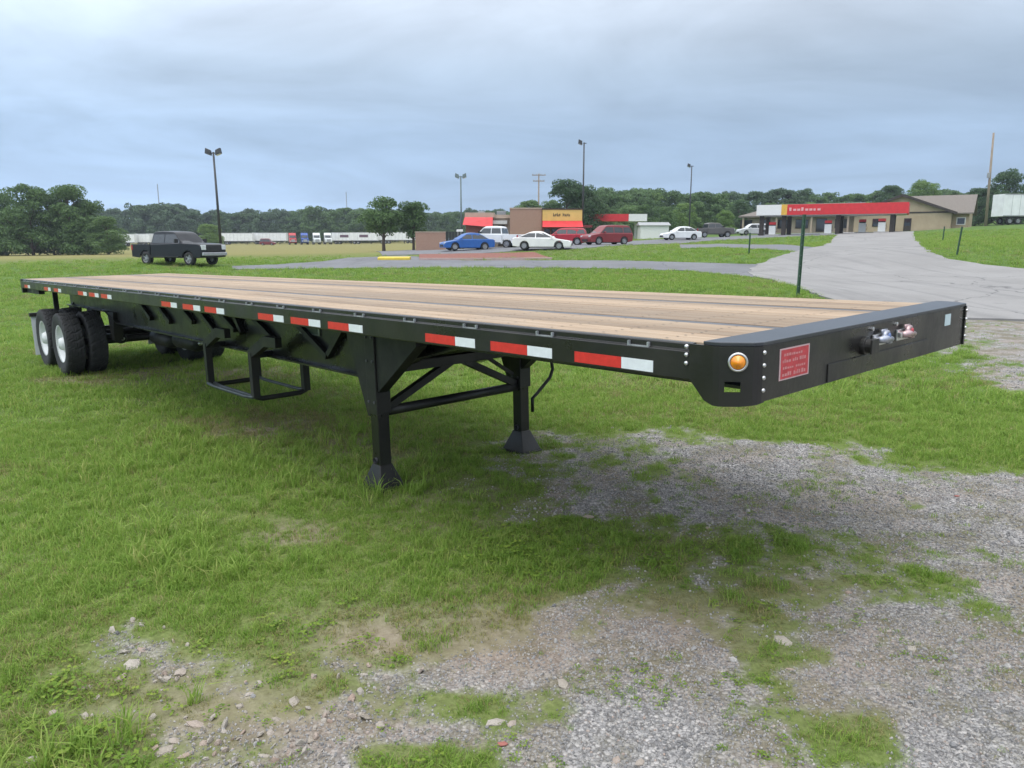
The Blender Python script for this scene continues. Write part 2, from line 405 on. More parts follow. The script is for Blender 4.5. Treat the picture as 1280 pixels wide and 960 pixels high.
dirt = G.ramp(G.noise(pos, 14, 6, 0.65), [(0.3, (0.19, 0.145, 0.11)), (0.55, (0.285, 0.23, 0.185)), (0.75, (0.37, 0.315, 0.265))])
vor = G.n('ShaderNodeTexVoronoi', {'Vector': pos, 'Scale': 62.0, 'Randomness': 1.0})
vor2 = G.n('ShaderNodeTexVoronoi', {'Vector': pos, 'Scale': 95.0})
sepc = G.n('ShaderNodeSeparateColor', {0: vor.outputs['Color']}).outputs[0]
stone = G.ramp(sepc, [(0.0, (0.185, 0.18, 0.182)), (0.35, (0.28, 0.273, 0.273)), (0.7, (0.37, 0.36, 0.355)), (1.0, (0.48, 0.46, 0.445))])
stone = G.mix(G.ramp(vor.outputs['Distance'], [(0.5, (0, 0, 0)), (0.75, (0.7, 0.7, 0.7))]), stone, (0.11, 0.105, 0.10))
sandy = G.mix(G.math('MULTIPLY', G.ramp(G.noise(pos, 1.4, 4), [(0.45, (0, 0, 0)), (0.62, (1, 1, 1))]), 0.5), stone, dirt)
tanf = G.math('MULTIPLY', at_('tan'), 0.85)
sandy = G.mix(tanf, sandy, dirt)
grass_c = G.mix(G.math('MULTIPLY', at_('tan'), 0.8), grass_c, dirt)
gf = G.ramp(G.math('ADD', at_('gravel'), G.math('MULTIPLY', G.math('SUBTRACT', G.noise(pos, 7, 5), 0.5), 0.7)), [(0.30, (0, 0, 0)), (0.66, (1, 1, 1))])
moss = G.ramp(G.noise(pos, 20, 5, 0.7), [(0.3, (0.11, 0.10, 0.055)), (0.7, (0.19, 0.17, 0.105))])
mossf = G.math('MULTIPLY', G.ramp(G.noise(pos, 2.7, 6, 0.6), [(0.46, (0, 0, 0)), (0.60, (1, 1, 1))]), 0.65)
sandy = G.mix(mossf, sandy, moss)
soil = G.mix(gf, grass_c, sandy)
hgt = G.math('ADD', G.math('MULTIPLY', fine, 0.8), G.math('MULTIPLY', G.math('SUBTRACT', 1.0, vor.outputs['Distance']), G.math('MULTIPLY', gf, 0.9)))
me.materials.append(G.out(soil, 0.95, hgt, 0.02, 0.7, 0.15))
tag(link(bpy.data.objects.new('ground', me)), kind='structure')

# ------------------------------------------------------------------ paved sheets laid on the terrain
SHEETS = []
def on_pavement(x, y):
    """are ground points inside any paved sheet"""
    ins = np.zeros(len(x), bool)
    for P in SHEETS:
        c = np.zeros(len(x), bool); n = len(P)
        for i in range(n):
            (x0, y0), (x1, y1) = P[i], P[(i + 1) % n]
            if y0 == y1: continue
            c ^= ((y0 > y) != (y1 > y)) & (x < (x1 - x0) * (y - y0) / (y1 - y0) + x0)
        ins |= c
    return ins
def paved(name, rows, mat, off=0.02, n=8, m=4):
    """rows: pairs of photo points (one edge, other edge) whose ground points bound the sheet"""
    E1 = np.array([ground_hit(*a)[:2] for a, b in rows]); E2 = np.array([ground_hit(*b)[:2] for a, b in rows])
    k = np.linspace(0, len(rows) - 1, (len(rows) - 1) * n + 1)
    e1 = np.stack([np.interp(k, range(len(rows)), E1[:, i]) for i in (0, 1)], -1); e2 = np.stack([np.interp(k, range(len(rows)), E2[:, i]) for i in (0, 1)], -1)
    q = []
    M = m * 6
    for j in range(M + 1):
        q.append(e1 * (1 - j / M) + e2 * (j / M))
    q = np.stack(q, 1)                       # rows x M+1 x 2
    SHEETS.append(np.concatenate([e1, e2[::-1]]))
    # ragged outer edges
    for s_, j in ((1, 0), (-1, M)):
        wob = (fbm(q[:, j, 0] * 0.8, q[:, j, 1] * 0.8, 5, 3) - 0.5)[:, None] * 0.5
        d = (q[:, 1 if j == 0 else M - 1] - q[:, j]); q[:, j] += d / (np.linalg.norm(d, axis=1, keepdims=True) + 1e-9) * (wob + (fbm(q[:, j, 0] * 3, q[:, j, 1] * 3, 15, 2) - 0.5)[:, None] * 0.25)
    z = surf(q[..., 0], q[..., 1]) + off
    q3 = np.concatenate([q, z[..., None]], -1)
    dn = np.array([0, 0, 0.25]); q3 = np.concatenate([q3[:, :1] - dn, q3, q3[:, -1:] - dn], 1); q3 = np.concatenate([q3[:1] - dn, q3, q3[-1:] - dn], 0); M += 2
    N = q3.shape[0]; idq = np.arange(N * (M + 1)).reshape(N, M + 1)
    f = np.stack([idq[:-1, :-1], idq[1:, :-1], idq[1:, 1:], idq[:-1, 1:]], -1).reshape(-1, 4)
    o = fromarr(name, q3.reshape(-1, 3), f.tolist(), mat, None, False)
    bm = bmesh.new(); bm.from_mesh(o.data)
    bmesh.ops.recalc_face_normals(bm, faces=bm.faces)
    if sum(fc.normal.z for fc in bm.faces) < 0: bmesh.ops.reverse_faces(bm, faces=bm.faces)
    bm.to_mesh(o.data); bm.free()
    return tag(o, kind='structure')
def asphalt(name, a, b, patch):
    A = NT(name); p = A.n('ShaderNodeNewGeometry').outputs['Position']
    c = A.ramp(A.noise(p, 60, 3, 0.8), [(0.3, a), (0.7, b)])
    c = A.mix(A.math('MULTIPLY', A.ramp(A.noise(p, 0.35, 6, 0.65), [(0.42, (0, 0, 0)), (0.62, (1, 1, 1))]), 0.5), c, patch)
    cr = A.n('ShaderNodeTexVoronoi', {'Vector': A.n('ShaderNodeVectorMath', {0: p, 1: A.n('ShaderNodeTexNoise', {'Vector': p, 'Scale': 0.9, 'Detail': 4.0}).outputs[1]}, operation='ADD').outputs[0], 'Scale': 0.13}, feature='DISTANCE_TO_EDGE').outputs[0]
    c = A.mix(A.math('MULTIPLY', A.math('LESS_THAN', cr, 0.0035), 0.5), c, (0.04, 0.04, 0.045))
    mpx = A.n('ShaderNodeMapping', {0: p}); mpx.inputs['Rotation'].default_value = (0, 0, 0.5); mpx.inputs['Scale'].default_value = (1.4, 0.10, 1)
    c = A.mix(A.math('MULTIPLY', A.ramp(A.noise(mpx.outputs[0], 1.2, 4, 0.6), [(0.52, (0, 0, 0)), (0.66, (1, 1, 1))]), 0.28), c, (0.10, 0.10, 0.105))
    c = A.mix(A.math('MULTIPLY', A.ramp(A.noise(p, 1.1, 3, 0.5), [(0.66, (0, 0, 0)), (0.74, (1, 1, 1))]), 0.35), c, (0.08, 0.08, 0.085))
    return A.out(c, 0.85, A.noise(p, 80, 3), 0.01, 0.4, 0.3)
ASPH = asphalt('grey_asphalt', (0.135, 0.138, 0.15), (0.20, 0.205, 0.22), (0.115, 0.118, 0.13))
DRIVE = asphalt('pale_asphalt', (0.215, 0.21, 0.207), (0.30, 0.294, 0.29), (0.19, 0.185, 0.182))
paved('road', [((290, 337), (290, 333)), ((345, 336.5), (345, 331)), ((400, 336), (400, 327.5)), ((450, 335.5), (435, 322.5)), ((520, 335), (505, 320)), ((580, 335), (580, 326)), ((640, 335), (640, 325.5)),
               ((700, 335.3), (700, 326)), ((760, 336), (760, 326)), ((860, 338.5), (860, 328.5)), ((950, 348), (952, 331))], ASPH, 0.03)
paved('driveway', [((1048, 290.4), (1142, 289.6)), ((1046, 294), (1143, 294)), ((1040, 300), (1146, 301)), ((1028, 308), (1152, 308)), ((996, 315), (1161, 316)), ((968, 323), (1185, 325)), ((948, 331), (1225, 331)),
                   ((940, 337), (1280, 337)), ((938, 346), (1400, 346)), ((965, 351), (1440, 352)), ((1001, 361), (1480, 361)), ((1019, 370), (1480, 370)), ((1075, 385), (1490, 386)), ((1140, 398), (1500, 408))], DRIVE, 0.05)
paved('parking_lot', [((478, 320), (470, 314.5)), ((520, 318.2), (520, 312.2)), ((600, 317), (600, 309.6)), ((655, 313.3), (650, 308.4)), ((725, 311.5), (720, 304.5)), ((800, 306), (800, 301)), ((880, 301.5), (880, 297)),
                      ((960, 297.5), (960, 293.2)), ((1048, 293.6), (1040, 291.2))], ASPH, 0.035)
paved('side_lane', [((850, 311), (850, 306)), ((900, 309.5), (900, 305)), ((950, 311.5), (950, 306)), ((1000, 315), (1004, 308.5)), ((1040, 319), (1055, 313))], ASPH, 0.03)
MULCH = NT('red_mulch'); p_ = MULCH.n('ShaderNodeNewGeometry').outputs['Position']
MULCH = MULCH.out(MULCH.ramp(MULCH.noise(p_, 9, 5, 0.7), [(0.3, (0.15, 0.06, 0.045)), (0.7, (0.27, 0.125, 0.10))]), 0.95)
paved('mulch_bed', [((524, 324), (524, 319)), ((580, 324), (580, 318.2)), ((640, 323), (640, 317.2)), ((690, 323.5), (668, 316.5))], MULCH, 0.09)

# ------------------------------------------------------------------ scattering (grass, gravel, far woods)
def scatter(name, pts, rot, scl, idx, protos, label, cat, kind='stuff'):
    """one object whose points carry small shapes"""
    c = bpy.data.collections.new(name + '_shapes')
    for i, p in enumerate(protos):
        for k in list(p.users_collection): k.objects.unlink(p)
        p.name = '%s_shape_%02d' % (name, i); c.objects.link(p)
    me = bpy.data.meshes.new(name); me.from_pydata(np.asarray(pts, float).tolist(), [], [])
    a = me.attributes.new('rot', 'FLOAT_VECTOR', 'POINT'); a.data.foreach_set('vector', np.asarray(rot, np.float32).ravel())
    a = me.attributes.new('scl', 'FLOAT_VECTOR', 'POINT'); a.data.foreach_set('vector', np.asarray(scl, np.float32).ravel())
    a = me.attributes.new('idx', 'INT', 'POINT'); a.data.foreach_set('value', np.asarray(idx, np.int32))
    o = tag(link(bpy.data.objects.new(name, me)), label, cat, None, kind)
    ng = bpy.data.node_groups.new(name, 'GeometryNodeTree')
    ng.interface.new_socket('Geometry', in_out='INPUT', socket_type='NodeSocketGeometry'); ng.interface.new_socket('Geometry', in_out='OUTPUT', socket_type='NodeSocketGeometry')
    N, L = ng.nodes, ng.links
    gi, go = N.new('NodeGroupInput'), N.new('NodeGroupOutput')
    ci = N.new('GeometryNodeCollectionInfo'); ci.inputs['Collection'].default_value = c; ci.inputs['Separate Children'].default_value = True; ci.inputs['Reset Children'].default_value = True
    ip = N.new('GeometryNodeInstanceOnPoints'); ip.inputs['Pick Instance'].default_value = True
    def attr(nm, dt):
        x = N.new('GeometryNodeInputNamedAttribute'); x.data_type = dt; x.inputs[0].default_value = nm; return x.outputs[0]
    er = N.new('FunctionNodeEulerToRotation'); L.new(attr('rot', 'FLOAT_VECTOR'), er.inputs[0])
    L.new(gi.outputs[0], ip.inputs['Points']); L.new(ci.outputs[0], ip.inputs['Instance']); L.new(attr('idx', 'INT'), ip.inputs['Instance Index'])
    L.new(er.outputs[0], ip.inputs['Rotation']); L.new(attr('scl', 'FLOAT_VECTOR'), ip.inputs['Scale']); L.new(ip.outputs[0], go.inputs[0])
    o.modifiers.new('scatter', 'NODES').node_group = ng
    return o
def leafmat(name, stops, trans=0.25, rough=0.6):
    L = NT(name); geo = L.n('ShaderNodeNewGeometry'); oi = L.n('ShaderNodeObjectInfo')
    r = L.math('ADD', L.math('MULTIPLY', geo.outputs['Random Per Island'], 0.6), L.math('MULTIPLY', oi.outputs['Random'], 0.4))
    c = L.ramp(r, stops)
    m = L.out(c, rough, None, spec=0.25)
    tr = L.n('ShaderNodeBsdfTranslucent', {0: c}); mx = L.n('ShaderNodeMixShader', {0: trans}); L.t.links.new(L.b.outputs[0], mx.inputs[1]); L.t.links.new(tr.outputs[0], mx.inputs[2])
    L.t.links.new(mx.outputs[0], L.t.nodes['Material Output'].inputs[0])
    return m
BLADE = leafmat('grass_blade', [(0.0, (0.115, 0.21, 0.028)), (0.4, (0.19, 0.32, 0.05)), (0.75, (0.27, 0.39, 0.078)), (1.0, (0.39, 0.39, 0.14))], 0.45)
DRYBL = leafmat('dry_blade', [(0.0, (0.15, 0.19, 0.045)), (0.5, (0.26, 0.25, 0.095)), (1.0, (0.38, 0.33, 0.17))], 0.35)
WEED = leafmat('weed_leaf', [(0.0, (0.09, 0.18, 0.026)), (0.5, (0.18, 0.29, 0.04)), (1.0, (0.30, 0.37, 0.065))], 0.4)
def tuft(n, spread, h, w, mat, lean=0.5, seed=0):
    r = np.random.default_rng(seed); v, f = [], []
    for i in range(n):
        a, b = r.uniform(0, 6.283, 2); d = spread * math.sqrt(r.uniform()); x, y = d * math.cos(a), d * math.sin(a)
        hh = h * r.uniform(0.45, 1.15); ww = w * r.uniform(0.7, 1.3); le = hh * lean * r.uniform(0.2, 1.5)
        dx, dy = math.cos(b), math.sin(b); px_, py_ = -dy * ww / 2, dx * ww / 2; k = len(v)
        for t in (0, 0.55):
            cx, cy, cz = x + dx * le * t * t, y + dy * le * t * t, hh * t * (1 - 0.12 * t)
            v += [(cx - px_ * (1 - 0.3 * t), cy - py_ * (1 - 0.3 * t), cz), (cx + px_ * (1 - 0.3 * t), cy + py_ * (1 - 0.3 * t), cz)]
        v.append((x + dx * le, y + dy * le, hh * (1 - 0.35 * min(1, le / hh) ** 2)))
        f += [(k, k + 1, k + 3, k + 2), (k + 2, k + 3, k + 4)]
    return fromarr('tuft', v, f, mat)
def weed(n, rad_, leaf, mat, seed=0):
    r = np.random.default_rng(seed); v, f = [], []
    for i in range(n):
        a = r.uniform(0, 6.283); d = rad_ * math.sqrt(r.uniform()); hgt_ = leaf * r.uniform(0.3, 2.0); c = np.array([d * math.cos(a), d * math.sin(a), hgt_])
        b = r.uniform(0, 6.283); u = np.array([math.cos(b), math.sin(b), r.uniform(-0.3, 0.5)]) * leaf * r.uniform(0.6, 1.3); w_ = np.array([-math.sin(b), math.cos(b), r.uniform(-0.4, 0.4)]) * leaf * 0.36
        k = len(v); v += [c - u * 0.5, c + w_ - u * 0.05 + (0, 0, leaf * 0.1), c + u * 0.6, c - w_ - u * 0.05 + (0, 0, leaf * 0.1)]; f.append((k, k + 1, k + 2, k + 3))
    return fromarr('weed', v, f, mat)
def scatter_points(r0, r1, per_m2, half_ang, rng):
    n = int(per_m2 * half_ang * (r1 * r1 - r0 * r0))
    rr = np.sqrt(rng.uniform(r0 * r0, r1 * r1, n)); aa = rng.uniform(-half_ang, half_ang, n)
    return rr * np.sin(aa), rr * np.cos(aa)
PX_, RX_, SX_, IX_ = [], [], [], []
g_protos = [tuft(26, 0.06, 0.06, 0.0042, BLADE, 0.7, 1), tuft(26, 0.07, 0.05, 0.004, BLADE, 0.9, 2), tuft(20, 0.05, 0.075, 0.005, BLADE, 0.8, 3),
            tuft(22, 0.07, 0.045, 0.004, DRYBL, 1.1, 4), weed(16, 0.05, 0.02, WEED, 5), weed(22, 0.07, 0.026, WEED, 6), tuft(14, 0.025, 0.15, 0.006, BLADE, 0.7, 7)]
HA = R(42)
for r0, r1, den_, sc in ((1.9, 5.5, 800, 0.80), (5.5, 10, 330, 1.1), (10, 20, 95, 1.7), (20, 38, 26, 2.2), (38, 66, 8, 3.0), (66, 105, 3.2, 4.0)):
    x, y = scatter_points(r0, r1, den_, HA, RNG)
    g, t = masks(x, y)
    patch = fbm(x * 0.9, y * 0.9, 41, 3)
    p_keep = np.clip(1.15 - g * 1.15 - t * 0.7, 0, 1) * np.clip(0.7 + patch * 0.8, 0, 1)
    p_keep = np.maximum(p_keep, np.where(g > 0.3, 0.03 + 0.5 * np.clip((fbm(x * 2.6, y * 2.6, 63, 3) - 0.58) * 6, 0, 1), 0))
    p_keep = np.where(on_pavement(x, y), 0, p_keep)
    if r0 >= 38: p_keep = p_keep * np.clip(1 - dryat(x, y) * 2.2, 0, 1)
    k = RNG.uniform(size=len(x)) < p_keep
    x, y, g, t, patch = x[k], y[k], g[k], t[k], patch[k]
    n = len(x); u = RNG.uniform(size=n)
    dryp = fbm(x * 0.6, y * 0.6, 77, 3)
    i_ = np.where(u < 0.42, 0, np.where(u < 0.7, 1, 2))
    i_ = np.where(RNG.uniform(size=n) < np.clip((dryp - 0.50) * 2.0 + t * 0.8 + g * 0.3, 0.04, 0.75), 3, i_)
    wd = fbm(x * 1.1 + 9, y * 1.1, 55, 2)
    i_ = np.where((RNG.uniform(size=n) < np.clip((wd - 0.5) * 3, 0, 0.6) * (r0 < 5) * (0.3 + g)), np.where(u < 0.5, 4, 5), i_)
    i_ = np.where((fbm(x * 0.8 + 4, y * 0.8, 91, 2) > 0.62) & (u > 0.85) & (r0 < 10) & (g < 0.1) & (x < -0.6), 6, i_)
    s = sc * RNG.uniform(0.65, 1.3, n) * (0.75 + 0.6 * patch)
    s = np.where(i_ >= 4, np.minimum(s, 1.25), s) * np.where(i_ == 6, 1, 1 - 0.55 * np.clip(g * 3.5 + 0.1 * (r0 < 10), 0, 1))
    PX_.append(np.stack([x, y, surf(x, y) - 0.004], -1)); RX_.append(np.stack([RNG.normal(0, 0.12, n), RNG.normal(0, 0.12, n), RNG.uniform(0, 6.28, n)], -1))
    SX_.append(np.stack([s, s, s * RNG.uniform(0.7, 1.2, n) * (0.8 if r0 > 9 else 1.0)], -1)); IX_.append(i_)
scatter('grass', np.concatenate(PX_), np.concatenate(RX_), np.concatenate(SX_), np.concatenate(IX_), g_protos, 'patchy green grass and low weeds growing around the flatbed trailer', 'grass')

def rock_mesh(seed, mat, sub=1, flat=0.62, rough=0.26):
    bm = bmesh.new(); bmesh.ops.create_icosphere(bm, subdivisions=sub, radius=1.0); r = np.random.default_rng(seed)
    ax = r.uniform(0.7, 1.25, 3); planes = [(Vector(r.normal(size=3)).normalized(), r.uniform(0.55, 0.85)) for _ in range(6)]
    for v in bm.verts:
        for n, d in planes:
            e = v.co.dot(n) - d
            if e > 0: v.co -= n * e * 0.9
        v.co *= 1 + r.uniform(-rough, rough) * 0.35
        v.co = Vector((v.co.x * ax[0], v.co.y * ax[1], v.co.z * ax[2] * flat))
    me = bpy.data.meshes.new('rock'); bm.to_mesh(me); bm.free(); me.materials.append(mat)
    return link(bpy.data.objects.new('rock', me))
def stonemat(name, stops):
    S = NT(name); oi = S.n('ShaderNodeObjectInfo'); p = S.n('ShaderNodeTexCoord').outputs['Object']
    c = S.ramp(oi.outputs['Random'], stops); c = S.mix(S.math('MULTIPLY', S.noise(p, 2.2, 5), 0.3), c, (0.16, 0.15, 0.14))
    return S.out(c, 0.9, S.noise(p, 5, 5), 0.1, 0.5, 0.25)
STONE = stonemat('grey_stone', [(0.0, (0.21, 0.208, 0.212)), (0.3, (0.32, 0.315, 0.318)), (0.65, (0.43, 0.42, 0.415)), (0.92, (0.56, 0.535, 0.505)), (1.0, (0.48, 0.36, 0.30))])
PALE = stonemat('pale_limestone', [(0.0, (0.40, 0.35, 0.29)), (0.5, (0.50, 0.455, 0.40)), (1.0, (0.42, 0.31, 0.25))])
pr = [rock_mesh(i, STONE, 1) for i in range(7)] + [rock_mesh(20 + i, PALE, 1, 0.6, 0.5) for i in range(4)]
P_, R__, S_, I_ = [], [], [], []
for r0, r1, den_, s0, s1 in ((1.9, 4.2, 7200, 0.0032, 0.0105), (4.2, 7.5, 2400, 0.0055, 0.012), (7.5, 14, 330, 0.010, 0.016), (1.9, 5.5, 30, 0.011, 0.022), (1.9, 4.5, 420, 0.008, 0.034)):
    x, y = scatter_points(r0, r1, den_, HA, RNG); g, t = masks(x, y)
    k = RNG.uniform(size=len(x)) < np.clip((g - 0.22) * 1.35, 0, 1) * (1 - 0.35 * t)
    rub = den_ == 420
    if rub: k = (RNG.uniform(size=len(x)) < np.clip((g - 0.05) * 1.2, 0, 0.8) * np.clip(1.0 - (x + 0.85) / 0.5, 0, 1) * (fbm(x * 3, y * 3, 71, 2) > 0.42))
    x, y = x[k], y[k]; n = len(x); s = s0 + (s1 - s0) * RNG.beta(1.2, 3.0, n)
    P_.append(np.stack([x, y, surf(x, y) + s * 0.2], -1)); R__.append(RNG.uniform(0, 6.28, (n, 3)) * (0.25, 0.25, 1)); S_.append(np.stack([s * RNG.uniform(0.8, 1.3, n), s, s], -1)); I_.append(RNG.integers(7, 11, n) if rub else RNG.integers(0, 7, n))
scatter('gravel', np.concatenate(P_), np.concatenate(R__), np.concatenate(S_), np.concatenate(I_), pr, 'loose grey crushed stone lying over the bare ground in front of the trailer', 'gravel')

# ------------------------------------------------------------------ flatbed trailer (local: x forward with 0 at the nose, y from near side to far side, z up from the ground)
TW, TL, TH = 2.59, 14.72, 1.512
trailer = empty('flatbed_trailer')
trailer.matrix_world = Matrix(((*TM[0], TO[0]), (*TM[1], TO[1]), (*TM[2], TO[2]), (0, 0, 0, 1)))
tag(trailer, 'long black flatbed semi trailer with wooden deck parked on grass', 'trailer')
def TX(u): return -u
def TZ(w): return TH + w

def woodmat():
    Wd = NT('deck_wood'); tcn = Wd.n('ShaderNodeTexCoord').outputs['Object']; oi = Wd.n('ShaderNodeObjectInfo')
    off = Wd.n('ShaderNodeVectorMath', {0: tcn, 1: Wd.n('ShaderNodeCombineXYZ', {0: Wd.math('MULTIPLY', oi.outputs['Random'], 37.0), 1: Wd.math('MULTIPLY', oi.outputs['Random'], 11.0)}).outputs[0]}, operation='ADD').outputs[0]
    m1 = Wd.n('ShaderNodeMapping', {0: off}); m1.inputs['Scale'].default_value = (0.55, 16, 16)
    g1 = Wd.noise(m1.outputs[0], 3.0, 6, 0.6)
    m2 = Wd.n('ShaderNodeMapping', {0: off}); m2.inputs['Scale'].default_value = (2.0, 70, 70)
    g2 = Wd.noise(m2.outputs[0], 3.0, 3, 0.6)
    c = Wd.ramp(g1, [(0.25, (0.19, 0.125, 0.078)), (0.45, (0.325, 0.235, 0.158)), (0.75, (0.425, 0.335, 0.24))])
    c = Wd.mix(Wd.math('MULTIPLY', Wd.ramp(g2, [(0.35, (1, 1, 1)), (0.55, (0, 0, 0))]), 0.35), c, (0.27, 0.18, 0.11))
    v = Wd.n('ShaderNodeVectorMath', {0: c, 'Scale': Wd.n('ShaderNodeMapRange', {0: oi.outputs['Random'], 3: 0.70, 4: 1.18}).outputs[0]}, operation='SCALE').outputs[0]
    gr = Wd.math('MULTIPLY', Wd.ramp(Wd.noise(Wd.n('ShaderNodeNewGeometry').outputs['Position'], 1.7, 5, 0.6), [(0.5, (0, 0, 0)), (0.7, (1, 1, 1))]), 0.35)
    v = Wd.mix(gr, v, (0.25, 0.205, 0.165))
    return Wd.out(v, 0.62, g2, 0.003, 0.4, 0.35)
WOOD = woodmat()
# boards between the steel strips
STRIPS = [(0.735, 0.084), (1.855, 0.084)]
bands = [(0.050, 0.690, 5), (0.780, 1.810, 8), (1.900, 2.540, 5)]
rb = random.Random(3)
for y0, y1, n in bands:
    bw = (y1 - y0) / n
    for i in range(n):
        a, b = y0 + i * bw + 0.0025, y0 + (i + 1) * bw - 0.0025
        cut = rb.uniform(4.5, 10.0)
        for u0, u1 in ((0.208, cut), (cut + 0.006, TL - 0.11)):
            cx, cy, cz = -(u0 + u1) / 2, (a + b) / 2, TH - 0.018 + rb.uniform(-0.0015, 0.0015)
            hx, hy = (u1 - u0) / 2, (b - a) / 2
            MB().box(-hx, hx, -hy, hy, -0.016, 0.016).obj('plank', WOOD, trailer, bevel=0.003, loc=(cx, cy, cz))
for y, w in STRIPS:
    MB().box(-TL + 0.11, -0.208, y - w / 2, y + w / 2, TH - 0.03, TH - 0.0045).obj('nailing_strip', STRIP, trailer)
scr = MB()
for k in range(40):
    u = 0.45 + k * 0.355
    for y0, y1, n in bands:
        for i in range(n):
            for t in (0.25, 0.75):
                cx, cy = -u + rb.uniform(-0.012, 0.012), y0 + (i + t) * (y1 - y0) / n + rb.uniform(-0.006, 0.006)
                scr.add([(cx + 0.007 * math.cos(a), cy + 0.007 * math.sin(a), TH + 0.0005) for a in np.linspace(0, 5.236, 6)], [(0, 1, 2, 3, 4, 5)])
tag(scr.obj('deck_screws', pm('screw_steel', (0.09, 0.08, 0.07), 0.5, metal=0.5), trailer), kind='stuff')
# side rails: lip, recessed groove, tall outer face, lower return
def rail_profile(s):
    pts = [(0.048, -0.004), (0.022, -0.004), (0.016, -0.010), (0.016, -0.034), (0.0, -0.040), (0.0, -0.158), (0.006, -0.164), (0.06, -0.164), (0.06, -0.156), (0.014, -0.150), (0.014, -0.046), (0.048, -0.046)]
    return [((y if s > 0 else TW - y), TH + z) for y, z in pts]
for s in (1, -1):
    MB().prism(rail_profile(s), -TL, -0.27, 'yz').obj('side_rail', BLACK, trailer, bevel=0.002)
pocket = None
for k in range(24):
    u = 0.55 + k * 0.6
    for s in (1, -1):
        if pocket is None:
            m = MB(); m.box(-0.06, 0.06, -0.0135, 0.0, -0.006, 0.004); m.box(-0.06, -0.050, -0.0135, 0.0, 0.004, 0.022); m.box(0.050, 0.06, -0.0135, 0.0, 0.004, 0.022)
            pocket = m.obj('stake_pocket', pm('pocket_grey', (0.33, 0.35, 0.37), 0.4, metal=0.4, var=0.2, scale=20), trailer); o = pocket
        else: o = inst(pocket, 'stake_pocket', trailer)
        o.location = (-u, 0.0155 if s > 0 else TW - 0.0155, TH - 0.0385); o.rotation_euler = (0, 0, 0 if s > 0 else math.pi)
# reflective tape, red with a white end towards the nose
starts = [0.46, 1.09, 1.70, 2.90, 3.49, 4.09, 5.29, 5.88, 6.53, 8.9, 9.5, 10.1, 11.6, 12.3, 13.9]
red0 = white0 = None
for u in starts:
    for s in (1, -1):
        y = -0.0012 if s > 0 else TW + 0.0012
        if red0 is None:
            red0 = MB().box(-0.146, 0.146, -0.001, 0.001, -0.026, 0.026).obj('red_reflector', REDREF, trailer); white0 = MB().box(-0.09, 0.09, -0.001, 0.001, -0.026, 0.026).obj('white_reflector', WHITEREF, trailer)
            a, b = red0, white0
        else: a, b = inst(red0, 'red_reflector', trailer), inst(white0, 'white_reflector', trailer)
        b.location = (-(u + 0.09), y, TH - 0.122); a.location = (-(u + 0.18 + 0.148), y, TH - 0.122)
# nose: face plate, rounded corner caps, grey top plate
FH = 0.238
MB().box(-0.035, 0.0, 0.105, TW - 0.105, TH - FH, TH - 0.004).obj('front_face', BLACK, trailer, bevel=0.003)
top = [(-0.205, 0.0), (-0.15, -0.002), (-0.128, 0.003), (-0.016, 0.074), (0.004, 0.112), (0.004, TW - 0.112), (-0.016, TW - 0.074), (-0.128, TW - 0.003), (-0.15, TW + 0.002), (-0.205, TW)]
MB().prism(top, TH - 0.004, TH + 0.012, 'xy').obj('front_top_plate', GREYTOP, trailer, bevel=0.003)
def corner_cap(s):
    path = [(-0.268, -0.003), (-0.19, -0.004), (-0.15, -0.004), (-0.128, 0.001), (-0.108, 0.013), (-0.054, 0.046), (-0.016, 0.072), (-0.003, 0.088), (0.003, 0.106), (0.003, 0.125)]
    lows = [-0.150, -0.236, -0.252, -0.254, -0.254, -0.252, -0.246, -0.243, FH * -1, FH * -1]
    zs = [0.0, 0.33, 0.58, 0.76, 1.0]
    v = []; M = len(path)
    for k in range(5):
        for (x, y), lo in zip(path, lows):
            sh = 0.0
            v.append((x, y if s > 0 else TW - y, TH - 0.004 + (lo + 0.004) * zs[k]))
    f = [(k * M + i, k * M + i + 1, (k + 1) * M + i + 1, (k + 1) * M + i) for k in range(4) for i in range(M - 1) if not (k == 2 and i == 4)]
    o = fromarr('corner_cap', v, f, BLACK, trailer, False)
    so = o.modifiers.new('thick', 'SOLIDIFY'); so.thickness = 0.010; so.offset = 0 if s > 0 else 0
    return o
for s in (1, -1):
    corner_cap(s)
    yy = lambda y: y if s > 0 else TW - y
    # amber marker lamp on the near flank of the cap
    n = Vector((0.55, -0.84 if s > 0 else 0.84, 0)).normalized()
    lamp = empty('marker_light', parent=trailer); lamp.location = (-0.062, yy(0.0345), TH - 0.066); lamp.rotation_euler = n.to_track_quat('Z', 'Y').to_euler()
    MB().lathe([(0.0, 0.002), (0.037, 0.002), (0.040, 0.006), (0.040, 0.012), (0.032, 0.016), (0.030, 0.010)], 28, 'z').obj('chrome_ring', CHROME, lamp, smooth=True)
    MB().lathe([(0.030, 0.010), (0.027, 0.018), (0.014, 0.022), (0.013, 0.026), (0.0, 0.028)], 28, 'z').obj('amber_lens', AMBER, lamp, smooth=True)
    for k in range(3):
        b = MB().lathe([(0.0105, 0.0), (0.0105, 0.004), (0.006, 0.009), (0.0, 0.010)], 10, 'z').obj('rivet', CHROME, trailer, smooth=True)
        b.location = (-0.285, yy(-0.001), TH - 0.018 - 0.037 * k) if k == 0 else (-0.285, yy(-0.001), TH - 0.053 - 0.036 * (k - 1)); b.rotation_euler = (R(90) * s, 0, 0)
    for k in range(4):
        b = MB().lathe([(0.0095, 0.0), (0.0095, 0.004), (0.006, 0.008), (0.0, 0.009)], 10, 'z').obj('rivet', CHROME, trailer, smooth=True)
        b.location = (0.0085, yy(0.113), TH - 0.03 - 0.052 * k); b.rotation_euler = (0, R(90), 0)
